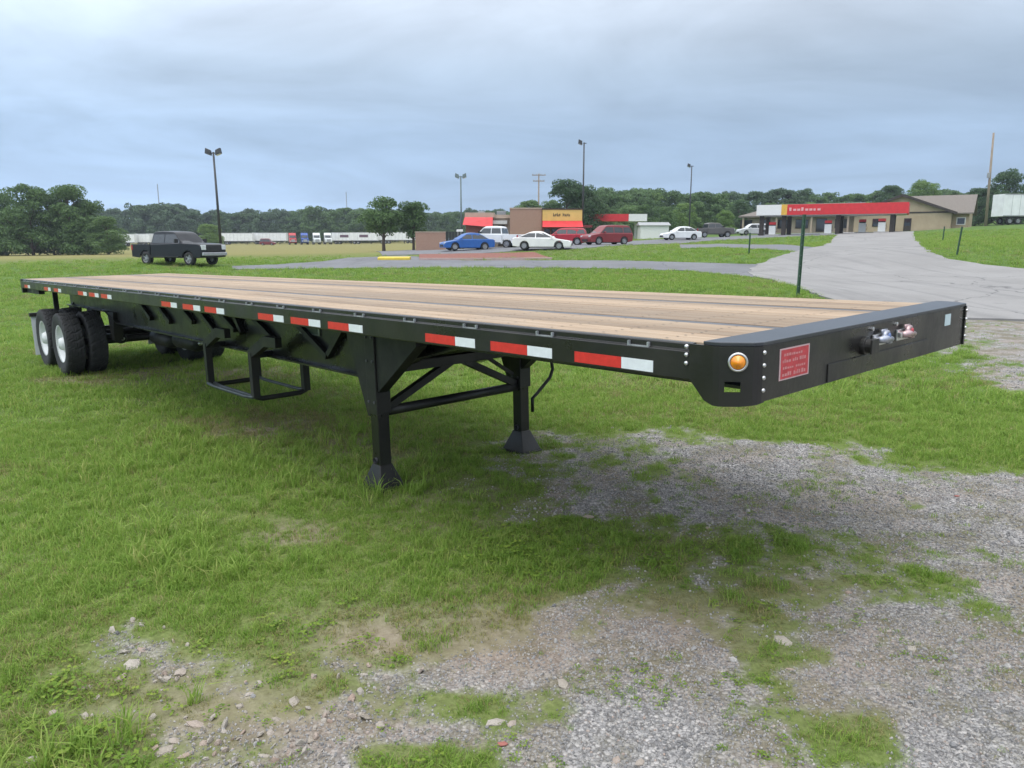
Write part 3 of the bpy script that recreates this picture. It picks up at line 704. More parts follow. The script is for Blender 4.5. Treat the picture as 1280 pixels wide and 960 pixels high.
# stepped lower panel, warning sticker, gladhands, small pale sticker on the nose
MB().box(0.0, 0.006, 0.69, 1.90, TH - FH + 0.004, TH - 0.148).obj('lower_panel', BLACK, trailer, bevel=0.002)
dec = MB().box(0.0, 0.0022, 0.252, 0.508, TH - 0.168, TH - 0.032).obj('warning_sticker', pm('sticker_pale_rim', (0.50, 0.36, 0.37), 0.4), trailer)
MB().box(0.0022, 0.0030, 0.262, 0.498, TH - 0.162, TH - 0.038).obj('red_field', pm('sticker_red', (0.45, 0.045, 0.055), 0.45, var=0.2, scale=25), dec)
m = MB()
rl = random.Random(5)
for row, z0, hh, spans in ((0, -0.066, 0.012, [(0.285, 0.44)]), (1, -0.094, 0.016, [(0.275, 0.345), (0.36, 0.41), (0.42, 0.488)]), (2, -0.122, 0.011, [(0.28, 0.37), (0.39, 0.485)]), (3, -0.152, 0.018, [(0.275, 0.36), (0.372, 0.43), (0.44, 0.488)])):
    for a, b in spans:
        y = a
        while y < b - 0.01:
            w = rl.uniform(0.008, 0.018); m.box(0.0030, 0.0036, y, y + w, TH + z0, TH + z0 + hh * rl.uniform(0.6, 1)); y += w + 0.006
m.obj('worn_lettering', pm('sticker_text', (0.52, 0.22, 0.22), 0.5), dec)
MB().box(0.0, 0.002, 2.145, 2.235, TH - 0.098, TH - 0.032).obj('pale_sticker', pm('pale_blue', (0.50, 0.62, 0.66), 0.4, var=0.05), trailer)
for y, tint, kn in ((1.25, (0.10, 0.16, 0.36), 'blue'), (1.54, (0.42, 0.05, 0.07), 'red')):
    gh = empty('gladhand', (0.0, y, TH - 0.085), parent=trailer)
    MB().box(0.0, 0.012, -0.10, 0.085, -0.03, 0.028).obj('mounting_plate', CHROME, gh, bevel=0.003)
    m = MB(); m.tube([(0.012, -0.06, 0.0), (0.03, -0.05, 0.002), (0.036, -0.01, 0.008), (0.036, 0.06, -0.004)], [0.016, 0.018, 0.018, 0.013], 10); m.lathe([(0.0, 0.02), (0.030, 0.02), (0.032, 0.026), (0.032, 0.040), (0.02, 0.043), (0.0, 0.042)], 18, 'x', (0, 0.0, 0.014)); m.box(0.012, 0.03, 0.05, 0.085, -0.028, 0.0); m.box(0.014, 0.024, -0.03, 0.03, 0.03, 0.05)
    m.obj('coupling_body', pm('cast_' + kn, tuple(c * 0.35 + 0.34 for c in tint), 0.35, metal=0.6, var=0.3, scale=30), gh, smooth=True)
    MB().lathe([(0.0, 0.043), (0.017, 0.044), (0.02, 0.047), (0.010, 0.051), (0.0, 0.051)], 14, 'x', (0, 0.0, 0.014)).obj('rubber_seal', pm('seal_' + kn, tint, 0.5), gh, smooth=True)
    MB().box(0.012, 0.03, -0.10, -0.075, -0.012, 0.014).obj('nut', CHROME, gh, bevel=0.003)
    MB().lathe([(0.0, 0.0), (0.011, 0.0), (0.011, 0.012), (0.0, 0.014)], 8, 'x', (0, -0.11, 0.06)).obj('nut', CHROME, gh)
sock = MB(); sock.lathe([(0.045, 0.0), (0.045, 0.02), (0.034, 0.022), (0.034, 0.055), (0.0, 0.058)], 18, 'x', (0, 1.06, TH - 0.10)); sock.box(0.05, 0.060, 1.02, 1.10, TH - 0.135, TH - 0.065)
sock.obj('power_socket', BLACK2, trailer, bevel=0.002)
# main I-beams with a stepped neck
low = [(0.25, -0.30), (2.75, -0.30), (3.25, -0.42), (3.95, -0.665), (11.4, -0.655), (12.0, -0.50), (14.55, -0.50)]
for yb in (0.735, 1.855):
    m = MB()
    m.prism([(-0.25, TH - 0.135)] + [(-u, TH + w) for u, w in low] + [(-14.55, TH - 0.135)], yb - 0.006, yb + 0.006, 'xz')
    for (u0, w0), (u1, w1) in zip(low[:-1], low[1:]):
        m.frus([(-u0, yb - 0.075, TH + w0 - 0.014), (-u0, yb + 0.075, TH + w0 - 0.014), (-u1, yb + 0.075, TH + w1 - 0.014), (-u1, yb - 0.075, TH + w1 - 0.014)],
               [(-u0, yb - 0.075, TH + w0 + 0.002), (-u0, yb + 0.075, TH + w0 + 0.002), (-u1, yb + 0.075, TH + w1 + 0.002), (-u1, yb - 0.075, TH + w1 + 0.002)])
    m.box(-14.55, -0.25, yb - 0.075, yb + 0.075, TH - 0.137, TH - 0.123)
    m.obj('main_beam', BLACK, trailer)
# cross members under the deck
cm = None
for k in range(40):
    u = 0.45 + k * 0.355
    if cm is None: cm = MB().box(-0.03, 0.03, 0.062, TW - 0.062, -0.122, -0.036).obj('crossmember', BLACK2, trailer); o = cm
    else: o = inst(cm, 'crossmember', trailer)
    o.location = (-u, 0, TH)
# dark bars standing in for diagonal shadows on the beam web
dg = [(8.75, -0.18, 8.1, -0.45), (8.01, -0.22, 7.4, -0.52), (7.41, -0.20, 6.8, -0.46), (6.5, -0.20, 5.85, -0.48), (6.62, -0.48, 6.85, -0.22), (5.5, -0.18, 4.71, -0.56), (4.69, -0.54, 4.33, -0.22), (9.6, -0.2, 8.95, -0.5), (10.4, -0.2, 9.75, -0.5)]
for u0, w0, u1, w1 in dg:
    MB().bar((-u0, 0.70, TH + w0), (-u1, 0.70, TH + w1), 0.055, 0.055, (0, 1, 0)).obj('web_shadow_bar', BLACK2, trailer, bevel=0.003)
pl = MB().box(-5.28, -4.87, 0.714, 0.7265, TH - 0.385, TH - 0.30).obj('maker_plate', pm('plate_rim', (0.22, 0.24, 0.22), 0.4, metal=0.5, var=0.2), trailer)
MB().box(-5.24, -4.91, 0.7115, 0.714, TH - 0.372, TH - 0.313).obj('plate_field', pm('plate_field', (0.035, 0.055, 0.045), 0.4), pl)
# landing gear
GU = 3.58
for y in (0.52, 2.07):
    leg = empty('landing_leg', (-GU, y, 0), parent=trailer)
    MB().box(-0.068, 0.068, -0.068, 0.068, 0.62, TH - 0.17).obj('outer_tube', BLACK2, leg, bevel=0.006)
    MB().box(-0.054, 0.054, -0.054, 0.054, 0.15, 0.66).obj('inner_tube', BLACK, leg, bevel=0.006)
    m = MB(); m.frus([(-0.145, -0.12, 0.012), (0.145, -0.12, 0.012), (0.145, 0.12, 0.012), (-0.145, 0.12, 0.012)], [(-0.058, -0.058, 0.20), (0.058, -0.058, 0.20), (0.058, 0.058, 0.20), (-0.058, 0.058, 0.20)]); m.box(-0.155, 0.155, -0.13, 0.13, 0.0, 0.014)
    m.obj('sand_shoe', BLACK2, leg, bevel=0.012)
    MB().lathe([(0.024, -0.075), (0.024, 0.075)], 10, 'y', (0, 0, 0.235)).obj('shoe_pin', STRIP, leg)
    for zz_ in (0.72, 1.05, 1.24):
        for xx_ in (-0.04, 0.04): MB().lathe([(0.012, 0.0), (0.012, -0.008), (0.0, -0.010)], 6, 'y', (xx_, -0.068, zz_)).obj('bolt', STRIP, leg)
    m = MB(); m.prism([(-0.40, TH - 0.17), (-0.06, TH - 0.17), (-0.06, TH - 0.92), (-0.09, TH - 0.92)], -0.055, -0.045, 'xz'); m.prism([(-0.40, TH - 0.17), (-0.06, TH - 0.17), (-0.06, TH - 0.92), (-0.09, TH - 0.92)], 0.045, 0.055, 'xz')
    m.prism([(0.06, TH - 0.17), (0.62, TH - 0.17), (0.62, TH - 0.30), (0.06, TH - 0.72)], -0.05, 0.05, 'xz')
    m.obj('gusset', BLACK2, leg, bevel=0.003)
cs = MB(); cs.tube([(-GU, 0.58, TH - 0.885), (-GU, 2.01, TH - 0.885)], 0.042, 12); cs.obj('cross_shaft', BLACK2, trailer, smooth=True)
for y0, w0, y1, w1 in ((0.60, -0.85, 1.27, -0.55), (1.99, -0.85, 1.36, -0.55)):
    MB().bar((-GU + 0.0, y0, TH + w0), (-GU, y1, TH + w1), 0.06, 0.06).obj('cross_brace', BLACK2, trailer, bevel=0.003)
MB().box(-GU - 0.05, -GU + 0.05, 0.60, 1.99, TH - 0.58, TH - 0.50).obj('cross_beam', BLACK2, trailer, bevel=0.003)
MB().bar((-GU, 1.62, TH - 0.54), (-GU, 1.97, TH - 0.76), 0.03, 0.03).obj('cross_brace', BLACK2, trailer)
MB().tube([(-GU, 2.14, TH - 0.62), (-GU, 2.40, TH - 0.62), (-GU, 2.47, TH - 0.66), (-GU, 2.50, TH - 0.78), (-GU, 2.46, TH - 0.86), (-GU, 2.27, TH - 1.0), (-GU, 2.22, TH - 1.03), (-GU, 2.22, TH - 1.16)], 0.016, 8).obj('crank_handle', BLACK2, trailer, smooth=True)
# spare-wheel cradle hung below the beams
cr_ = empty('spare_cradle', (-6.6, 0.8, 0.4), parent=trailer)
def CR(u, y, w): return (-u + 6.6, y - 0.8, TH + w - 0.4)
for u in (6.0, 7.25):
    for y in (0.53, 1.10):
        MB().bar(CR(u, y, -0.62), CR(u, y, -1.10), 0.075, 0.075).obj('hanger', BLACK2, cr_, bevel=0.004)
    m = MB(); m.prism([(CR(u, 0, 0)[0] + a, TH + w - 0.4) for a, w in ((-0.05, -0.66), (-0.05, -0.60), (0.35, -0.42), (0.62, -0.42), (0.62, -0.52), (0.36, -0.53), (0.05, -0.66))], -0.30, -0.23, 'xz'); m.box(CR(u, 0, 0)[0] - 0.04, CR(u, 0, 0)[0] + 0.04, -0.30, 0.335, TH - 0.68 - 0.4, TH - 0.62 - 0.4)
    m.obj('bracket', BLACK2, cr_, bevel=0.003)
    MB().tube([CR(u, 0.53, -1.09), CR(u, 0.60, -1.115), CR(u, 1.03, -1.115), CR(u, 1.10, -1.09)], 0.028, 8).obj('end_bar', BLACK2, cr_, smooth=True)
for y in (0.50, 0.56, 1.10):
    MB().tube([CR(6.0, y, -1.09), CR(6.2, y, -1.105), CR(7.05, y, -1.105), CR(7.25, y, -1.09)], 0.02, 8).obj('side_bar', pm('worn_steel', (0.07, 0.085, 0.09), 0.4, metal=0.4, var=0.3, scale=10), cr_, smooth=True)
# axles, wheels, suspension
def tyre_mesh():
    prof = [(0.30, -0.115), (0.40, -0.138), (0.455, -0.138), (0.487, -0.128), (0.500, -0.112), (0.503, -0.072), (0.490, -0.069), (0.490, -0.063), (0.504, -0.060), (0.505, -0.024), (0.491, -0.021), (0.491, -0.015), (0.506, -0.012),
            (0.506, 0.012), (0.491, 0.015), (0.491, 0.021), (0.505, 0.024), (0.504, 0.060), (0.490, 0.063), (0.490, 0.069), (0.503, 0.072), (0.500, 0.112), (0.487, 0.128), (0.455, 0.138), (0.40, 0.138), (0.30, 0.115), (0.285, 0.10), (0.285, -0.10), (0.30, -0.115)]
    m = MB(); seg = 120; m.lathe(prof, seg, 'y')
    V = m.v
    for i, (r, a) in enumerate(prof):
        if r > 0.498:
            for k in range(seg):
                ph = k + int(abs(a) * 40) * 2
                if ph % 5 == 0:
                    x, y, z = V[i * seg + k]; q = 0.975; V[i * seg + k] = (x * q, y, z * q)
    return m
rim_m = MB(); rim_m.lathe([(0.287, -0.105), (0.305, -0.118), (0.305, -0.110), (0.27, -0.095), (0.262, -0.03), (0.22, -0.012), (0.175, -0.022), (0.165, -0.05), (0.11, -0.05), (0.11, -0.02), (0.0, -0.02)], 48, 'y')
rim_b = MB(); rim_b.lathe([(0.287, 0.105), (0.262, 0.06), (0.262, -0.02), (0.16, -0.01), (0.11, 0.0)], 40, 'y')
tyre0 = rimo = None
def wheel(u, y, flip):
    global tyre0, rimo
    w = empty('wheel', (-u, y, 0.505), parent=trailer); w.rotation_euler = (0, random.uniform(0, 6), math.pi if flip else 0)
    if tyre0 is None:
        tyre0 = tyre_mesh().obj('tyre', RUBBER, w); rimo = MB(); rimo.v, rimo.f = rim_m.v[:], rim_m.f[:]; rimo.add(rim_b.v, rim_b.f)
        for k in range(10):
            t = k * 0.6283; rimo.lathe([(0.014, -0.03), (0.014, -0.065), (0.0, -0.067)], 6, 'y', (0.138 * math.cos(t), 0, 0.138 * math.sin(t)))
        rimo = rimo.obj('rim', RIM, w, smooth=False)
        for p in rimo.data.polygons: p.use_smooth = True
    else: inst(tyre0, 'tyre', w); inst(rimo, 'rim', w)
    MB().lathe([(0.11, -0.05), (0.10, -0.10), (0.085, -0.13), (0.0, -0.135)], 24, 'y').obj('hub_cap', RIM, w, smooth=True)
AX = (12.36, 13.60)
for u in AX:
    wheel(u, 0.165, False); wheel(u, 0.165 + 0.335, True)
    wheel(u, TW - 0.165, True); wheel(u, TW - 0.165 - 0.335, False)
    MB().tube([(-u, 0.3, 0.505), (-u, TW - 0.3, 0.505)], 0.064, 14).obj('axle', BLACK2, trailer, smooth=True)
    for y in (0.86, 1.73):
        m = MB(); m.lathe([(0.0, -0.1), (0.06, -0.1), (0.078, -0.07), (0.08, 0.0), (0.09, 0.005), (0.09, 0.02), (0.08, 0.025), (0.078, 0.10), (0.05, 0.13), (0.0, 0.13)], 20, 'x'); m.obj('brake_chamber', BLACK2, trailer, smooth=True).location = (-u + 0.34, y, 0.55)
        MB().lathe([(0.0, 0.131), (0.03, 0.131), (0.028, 0.14), (0.0, 0.141)], 14, 'x').obj('chamber_cap', CHROME, trailer, smooth=True).location = (-u + 0.34, y, 0.55)
    for y in (0.735, 1.855):
        m = MB(); n = 14
        for l in range(4):
            h = 0.58 - l * 0.06
            m.add([(x, y + s * 0.04 - 0, 0.60 + l * 0.0 - 0.016 * l + 0.05 * (x / 0.58) ** 2 + t) for t in (0, 0.014) for s in (-1, 1) for x in np.linspace(-h, h, n)],
                  [(a, a + 1, n + a + 1, n + a) for a in range(n - 1)] + [(2 * n + a, 3 * n + a, 3 * n + a + 1, 2 * n + a + 1) for a in range(n - 1)] + [(a, 2 * n + a, 2 * n + a + 1, a + 1) for a in range(n - 1)] + [(n + a, n + a + 1, 3 * n + a + 1, 3 * n + a) for a in range(n - 1)])
        m.obj('leaf_spring', BLACK2, trailer, loc=(-u, 0, 0))
for u in (11.70, 12.98, 14.25):
    for y in (0.735, 1.855):
        MB().prism([(-0.17, TH - 0.50), (0.17, TH - 0.50), (0.07, 0.56), (-0.07, 0.56)], -0.07, 0.07, 'xz').obj('spring_hanger', BLACK2, trailer, bevel=0.004, loc=(-u, y, 0))
for u0, y, z in ((10.7, 1.15, 0.62), (9.65, 1.15, 0.66)):
    m = MB(); m.lathe([(0.0, -0.42), (0.09, -0.41), (0.125, -0.36), (0.125, 0.36), (0.09, 0.41), (0.0, 0.42)], 22, 'x'); m.obj('air_tank', BLACK2, trailer, smooth=True).location = (-u0, y, z)
    MB().lathe([(0.0, 0.42), (0.03, 0.42), (0.03, 0.44), (0.0, 0.445)], 12, 'x').obj('tank_fitting', CHROME, trailer, smooth=True).location = (-u0, y, z)
    MB().box(-0.03, 0.03, -0.03, 0.03, 0.0, 0.40).obj('tank_strap', BLACK2, trailer, loc=(-u0, y, z + 0.1))
# mud flaps, rear frame
for s in (1, -1):
    yc = 0.33 if s > 0 else TW - 0.33
    m = MB(); nz_ = 8
    v = [(0.02 * math.sin(i / nz_ * 2.2) + t, yc + a, 0.15 + 0.70 * (1 - i / nz_)) for t in (0, 0.008) for i in range(nz_ + 1) for a in (-0.31, 0.31)]
    N = 2 * (nz_ + 1)
    f = [(2 * i, 2 * i + 1, 2 * i + 3, 2 * i + 2) for i in range(nz_)] + [(N + 2 * i, N + 2 * i + 2, N + 2 * i + 3, N + 2 * i + 1) for i in range(nz_)] + [(2 * i, 2 * i + 2, N + 2 * i + 2, N + 2 * i) for i in range(nz_)] + [(2 * i + 1, N + 2 * i + 1, N + 2 * i + 3, 2 * i + 3) for i in range(nz_)]
    m.add(v, f); m.obj('mud_flap', RUBFLAP, trailer, loc=(-14.33, 0, 0))
    MB().box(-14.37, -14.28, yc - 0.33, yc + 0.36, 0.845, 0.91).obj('flap_bracket', BLACK2, trailer, bevel=0.004)
    MB().bar((-14.32, yc + 0.34 * s, 0.88), (-14.32, 0.735 if s > 0 else 1.855, 1.05), 0.05, 0.05).obj('flap_arm', BLACK2, trailer)
MB().box(-TL, -TL + 0.11, 0.0, TW, TH - 0.25, TH - 0.002).obj('rear_header', BLACK, trailer, bevel=0.004)
MB().box(-TL + 0.11, -TL + 1.1, 0.07, 0.16, TH - 0.25, TH - 0.166).obj('rear_skirt', BLACK2, trailer, bevel=0.004)
for y in (0.35, TW - 0.35, 0.55, TW - 0.55):
    MB().lathe([(0.05, 0.0), (0.05, -0.01), (0.0, -0.014)], 18, 'x').obj('tail_light', pm('tail_red', (0.4, 0.01, 0.01), 0.25), trailer, smooth=True).location = (-TL - 0.0005, y, TH - 0.13)
for y in (0.5, TW - 0.5):
    MB().bar((-TL + 0.12, y, TH - 0.25), (-TL + 0.12, y, 0.56), 0.08, 0.06).obj('bumper_post', BLACK2, trailer, bevel=0.003)
MB().box(-TL + 0.06, -TL + 0.16, 0.15, TW - 0.15, 0.46, 0.56).obj('rear_bumper', BLACK2, trailer, bevel=0.006)

# ------------------------------------------------------------------ vehicles (local: x forward, y left, z up, wheels on z = 0)
CARGLASS = pm('car_glass', (0.03, 0.036, 0.042), 0.05, var=0.1, coat=0.6)
TYREC = pm('car_tyre', (0.02, 0.02, 0.021), 0.85, var=0.2)
ALLOY = pm('alloy_rim', (0.42, 0.42, 0.43), 0.35, metal=0.7, var=0.15)
LAMPW = pm('headlamp_glass', (0.60, 0.62, 0.64), 0.15, var=0.1, coat=0.6)
LAMPR = pm('tail_lamp', (0.35, 0.015, 0.015), 0.2, var=0.1, coat=0.6)
TRIM = pm('black_trim', (0.015, 0.015, 0.016), 0.55, var=0.2)
def paint(name, c): return pm('paint_' + name, c, 0.34, var=0.06, scale=2, coat=0.12, spec=0.35)
WM = {}
def car_wheel(parent, x, y, r, w):
    e = empty('wheel', (x, y, r), parent=parent); e.rotation_euler = (0, 0, 0 if y < 0 else math.pi)
    k = (r, w)
    if k not in WM:
        a = MB().lathe([(r * 0.62, -w / 2), (r * 0.9, -w / 2 - 0.005), (r * 0.985, -w * 0.38), (r, -w * 0.2), (r, w * 0.2), (r * 0.985, w * 0.38), (r * 0.9, w / 2), (r * 0.62, w / 2)], 28, 'y').obj('tyre', TYREC, e, smooth=True)
        m = MB(); m.lathe([(r * 0.64, -w / 2 + 0.005), (r * 0.60, -w / 2 + 0.01), (r * 0.58, -w * 0.1), (r * 0.14, -w * 0.1)], 28, 'y'); m.lathe([(r * 0.16, -w * 0.1), (r * 0.15, -w * 0.42), (0, -w * 0.44)], 14, 'y')
        for q in range(5):
            t = q * 1.2566; m.bar((0.1 * r * math.cos(t), -w * 0.36, 0.1 * r * math.sin(t)), (0.60 * r * math.cos(t), -w * 0.36, 0.60 * r * math.sin(t)), r * 0.16, w * 0.1, (0, 1, 0))
        WM[k] = (a, m.obj('rim', ALLOY, e))
    else: inst(WM[k][0], 'tyre', e); inst(WM[k][1], 'rim', e)
def arch(cx, r, z0, n=8):
    return [(cx + r * math.cos(t), max(z0, 0.34 + r * math.sin(t) * 1.0)) for t in np.linspace(0, math.pi, n)]
def round_poly(poly, cut=0.16, n=4):
    """soften the corners of an open outline"""
    out = [poly[0]]
    for a, b, c in zip(poly[:-2], poly[1:-1], poly[2:]):
        a, b, c = map(np.array, (a, b, c)); la, lc = np.linalg.norm(a - b), np.linalg.norm(c - b)
        p, q = b + (a - b) * min(cut, la * 0.45) / la, b + (c - b) * min(cut, lc * 0.45) / lc
        for t in np.linspace(0, 1, n): out.append(tuple(p * (1 - t) ** 2 + 2 * b * t * (1 - t) + q * t * t))
    return out + [poly[-1]]
def body_shell(poly, hw, name, mat, parent):
    """side profile with rounded flanks"""
    n = len(poly); zc = 0.62; v = []
    for y, kx, kz in ((-hw, 0.975, 0.93), (-hw + 0.05, 0.993, 0.985), (-hw + 0.16, 1, 1), (hw - 0.16, 1, 1), (hw - 0.05, 0.993, 0.985), (hw, 0.975, 0.93)):
        v += [(x * kx, y, zc + (z - zc) * (kz if z > zc else 1)) for x, z in poly]
    f = [tuple(range(n)), tuple(range(5 * n, 6 * n))[::-1]] + [(s * n + i, s * n + (i + 1) % n, (s + 1) * n + (i + 1) % n, (s + 1) * n + i) for s in range(5) for i in range(n)]
    m = MB(); m.add(v, f); o = m.obj(name, mat, parent, bevel=0.045); o.modifiers['bevel'].segments = 3; o.modifiers['bevel'].angle_limit = R(25)
    return o
def cabin(parent, mat, base, roof, hb, ht, pillars, glassback=True):
    """base (xr, xf, zb), roof (xr, xf, zt); tapered glasshouse with one pane per opening"""
    (br, bf, zb), (rr, rf, zt) = base, roof
    prof = round_poly([(br, zb), (rr, zt), (rr * 0.5 + rf * 0.5, zt + 0.035), (rf, zt), (bf, zb)], 0.24, 5); n = len(prof); v = []
    for k, dz in ((-1, 0), (-0.86, 0.022), (0, 0.045), (0.86, 0.022), (1, 0)):
        v += [(x, k * (hb + (ht - hb) * min(1, (z - zb) / (zt - zb))), z + dz * (z > zb + 0.05)) for x, z in prof]
    m = MB(); m.add(v, [tuple(range(n)), tuple(range(4 * n, 5 * n))[::-1]] + [(s * n + i, s * n + i + 1, (s + 1) * n + i + 1, (s + 1) * n + i) for s in range(4) for i in range(n - 1)])
    m.obj('cabin', mat, parent, bevel=0.03)
    def L(a, b, t): return a + (b - a) * t
    def xr(t): return L(br, rr, t)
    def xf(t): return L(bf, rf, t)
    t0, t1 = 0.10, 0.80
    for s in (-1, 1):
        ed = [None] + list(pillars) + [None]
        for i in range(len(ed) - 1):
            q = []
            for t in (t0, t1):
                a = xr(t) + 0.07 if ed[i] is None else ed[i] + 0.035
                b = xf(t) - 0.09 if ed[i + 1] is None else ed[i + 1] - 0.035
                q.append((a, b, L(hb, ht, t), L(zb, zt, t)))
            (a0, b0, y0, z0), (a1, b1, y1, z1) = q
            b1 = max(b1, a1 + 0.02)
            pts = [(a0, y0, z0), (b0, y0, z0), (b1, y1, z1), (a1, y1, z1)]
            MB().frus([(x, s * (y + 0.006), z) for x, y, z in pts], [(x, s * (y - 0.01), z) for x, y, z in pts]).obj('side_window', CARGLASS, parent)
    for nm, f, sg in (('windshield', xf, 1), ('rear_window', xr, -1)):
        if nm == 'rear_window' and not glassback: continue
        pts = [(f(t0) + sg * 0.008, sgn * (L(hb, ht, t) - 0.09), L(zb, zt, t)) for t, sgn in ((t0, -1), (t0, 1), (0.80, 1), (0.80, -1))]
        pts = [(f((z - zb) / (zt - zb)) + sg * 0.008, y, z) for x, y, z in pts]
        MB().frus(pts, [(x - sg * 0.02, y, z) for x, y, z in pts]).obj(nm, CARGLASS, parent)
def car(name, px, Y, heading, col, label, cat, style='sedan', L=4.75, W=1.82, H=1.45, group=None, rot_up=None):
    p = spot(px, Y)
    e = empty(name, p, heading, label=label, cat=cat, group=group)
    h = L / 2; hw = W / 2
    wx = h * 0.585; r = 0.335
    z0 = 0.24
    if style == 'sedan':
        poly = [(h * 0.98, z0), (h, 0.50), (h * 0.965, 0.70), (h * 0.40, 0.93), (-h * 0.70, 0.98), (-h * 0.95, 0.97), (-h, 0.80), (-h * 0.98, z0 + 0.06)]
        cab = ((-h * 0.80, h * 0.46, 0.93), (-h * 0.40, h * 0.08, H)); pil = [-h * 0.10]
    elif style == 'coupe':
        poly = [(h * 0.98, z0), (h, 0.50), (h * 0.95, 0.72), (h * 0.36, 0.93), (-h * 0.70, 0.99), (-h * 0.97, 0.98), (-h, 0.78), (-h * 0.98, z0 + 0.06)]
        cab = ((-h * 0.86, h * 0.44, 0.93), (-h * 0.36, h * 0.02, H)); pil = [-h * 0.20]
    elif style == 'suv':
        poly = [(h * 0.98, z0 + 0.04), (h, 0.60), (h * 0.96, 0.88), (h * 0.50, 1.05), (-h * 0.90, 1.06), (-h * 0.99, 1.0), (-h, 0.6), (-h * 0.98, z0 + 0.1)]
        cab = ((-h * 0.985, h * 0.54, 1.03), (-h * 0.87, h * 0.20, H)); pil = [-h * 0.55, -h * 0.12]; r = 0.365
    pts = []
    for q in poly[:-1]: pts.append(q)
    pts.append(poly[-1]); pts = round_poly(pts, 0.22, 4)
    bot = []
    for cx in (-wx, wx): bot += [(cx - r - 0.07, z0)] + [(cx + (r + 0.05) * math.cos(t), r + (r + 0.05) * math.sin(t)) for t in np.linspace(math.pi * 0.97, math.pi * 0.03, 9)] + [(cx + r + 0.07, z0)]
    PM = paint(name, col)
    body_shell(pts + bot, hw, 'body', PM, e)
    cabin(e, PM, cab[0], cab[1], hw - 0.07, hw - 0.27, pil)
    MB().box(-wx - r * 0.9, wx + r * 0.9, -hw + 0.24, hw - 0.24, 0.18, 0.5).obj('underbody', TRIM, e)
    for x in (wx, -wx):
        for s in (-1, 1): car_wheel(e, x, s * (hw - 0.12), r, 0.22)
    zl = 0.66 if style != 'suv' else 0.80
    for s in (-1, 1):
        MB().box(h * 0.925, h * 0.985, min(s * hw * 0.62, s * hw * 0.93), max(s * hw * 0.62, s * hw * 0.93), zl - 0.09, zl + 0.05).obj('headlight', LAMPW, e, bevel=0.02)
        MB().box(-h * 0.992, -h * 0.93, min(s * hw * 0.62, s * hw * 0.94), max(s * hw * 0.62, s * hw * 0.94), zl + 0.05, zl + 0.22).obj('tail_light', LAMPR, e, bevel=0.02)
        MB().box(h * 0.30, h * 0.37, min(s * hw, s * (hw + 0.16)), max(s * hw, s * (hw + 0.16)), 0.97 if style != 'suv' else 1.08, 1.09 if style != 'suv' else 1.22).obj('mirror', PM, e, bevel=0.03)
    MB().box(h * 0.975, h * 1.004, -hw * 0.5, hw * 0.5, 0.34, 0.52).obj('grille', TRIM, e, bevel=0.01)
    MB().box(-h * 1.003, -h * 0.975, -0.26, 0.26, 0.62, 0.76).obj('number_plate', pm('plate_white', (0.6, 0.6, 0.58), 0.4), e)
    return e
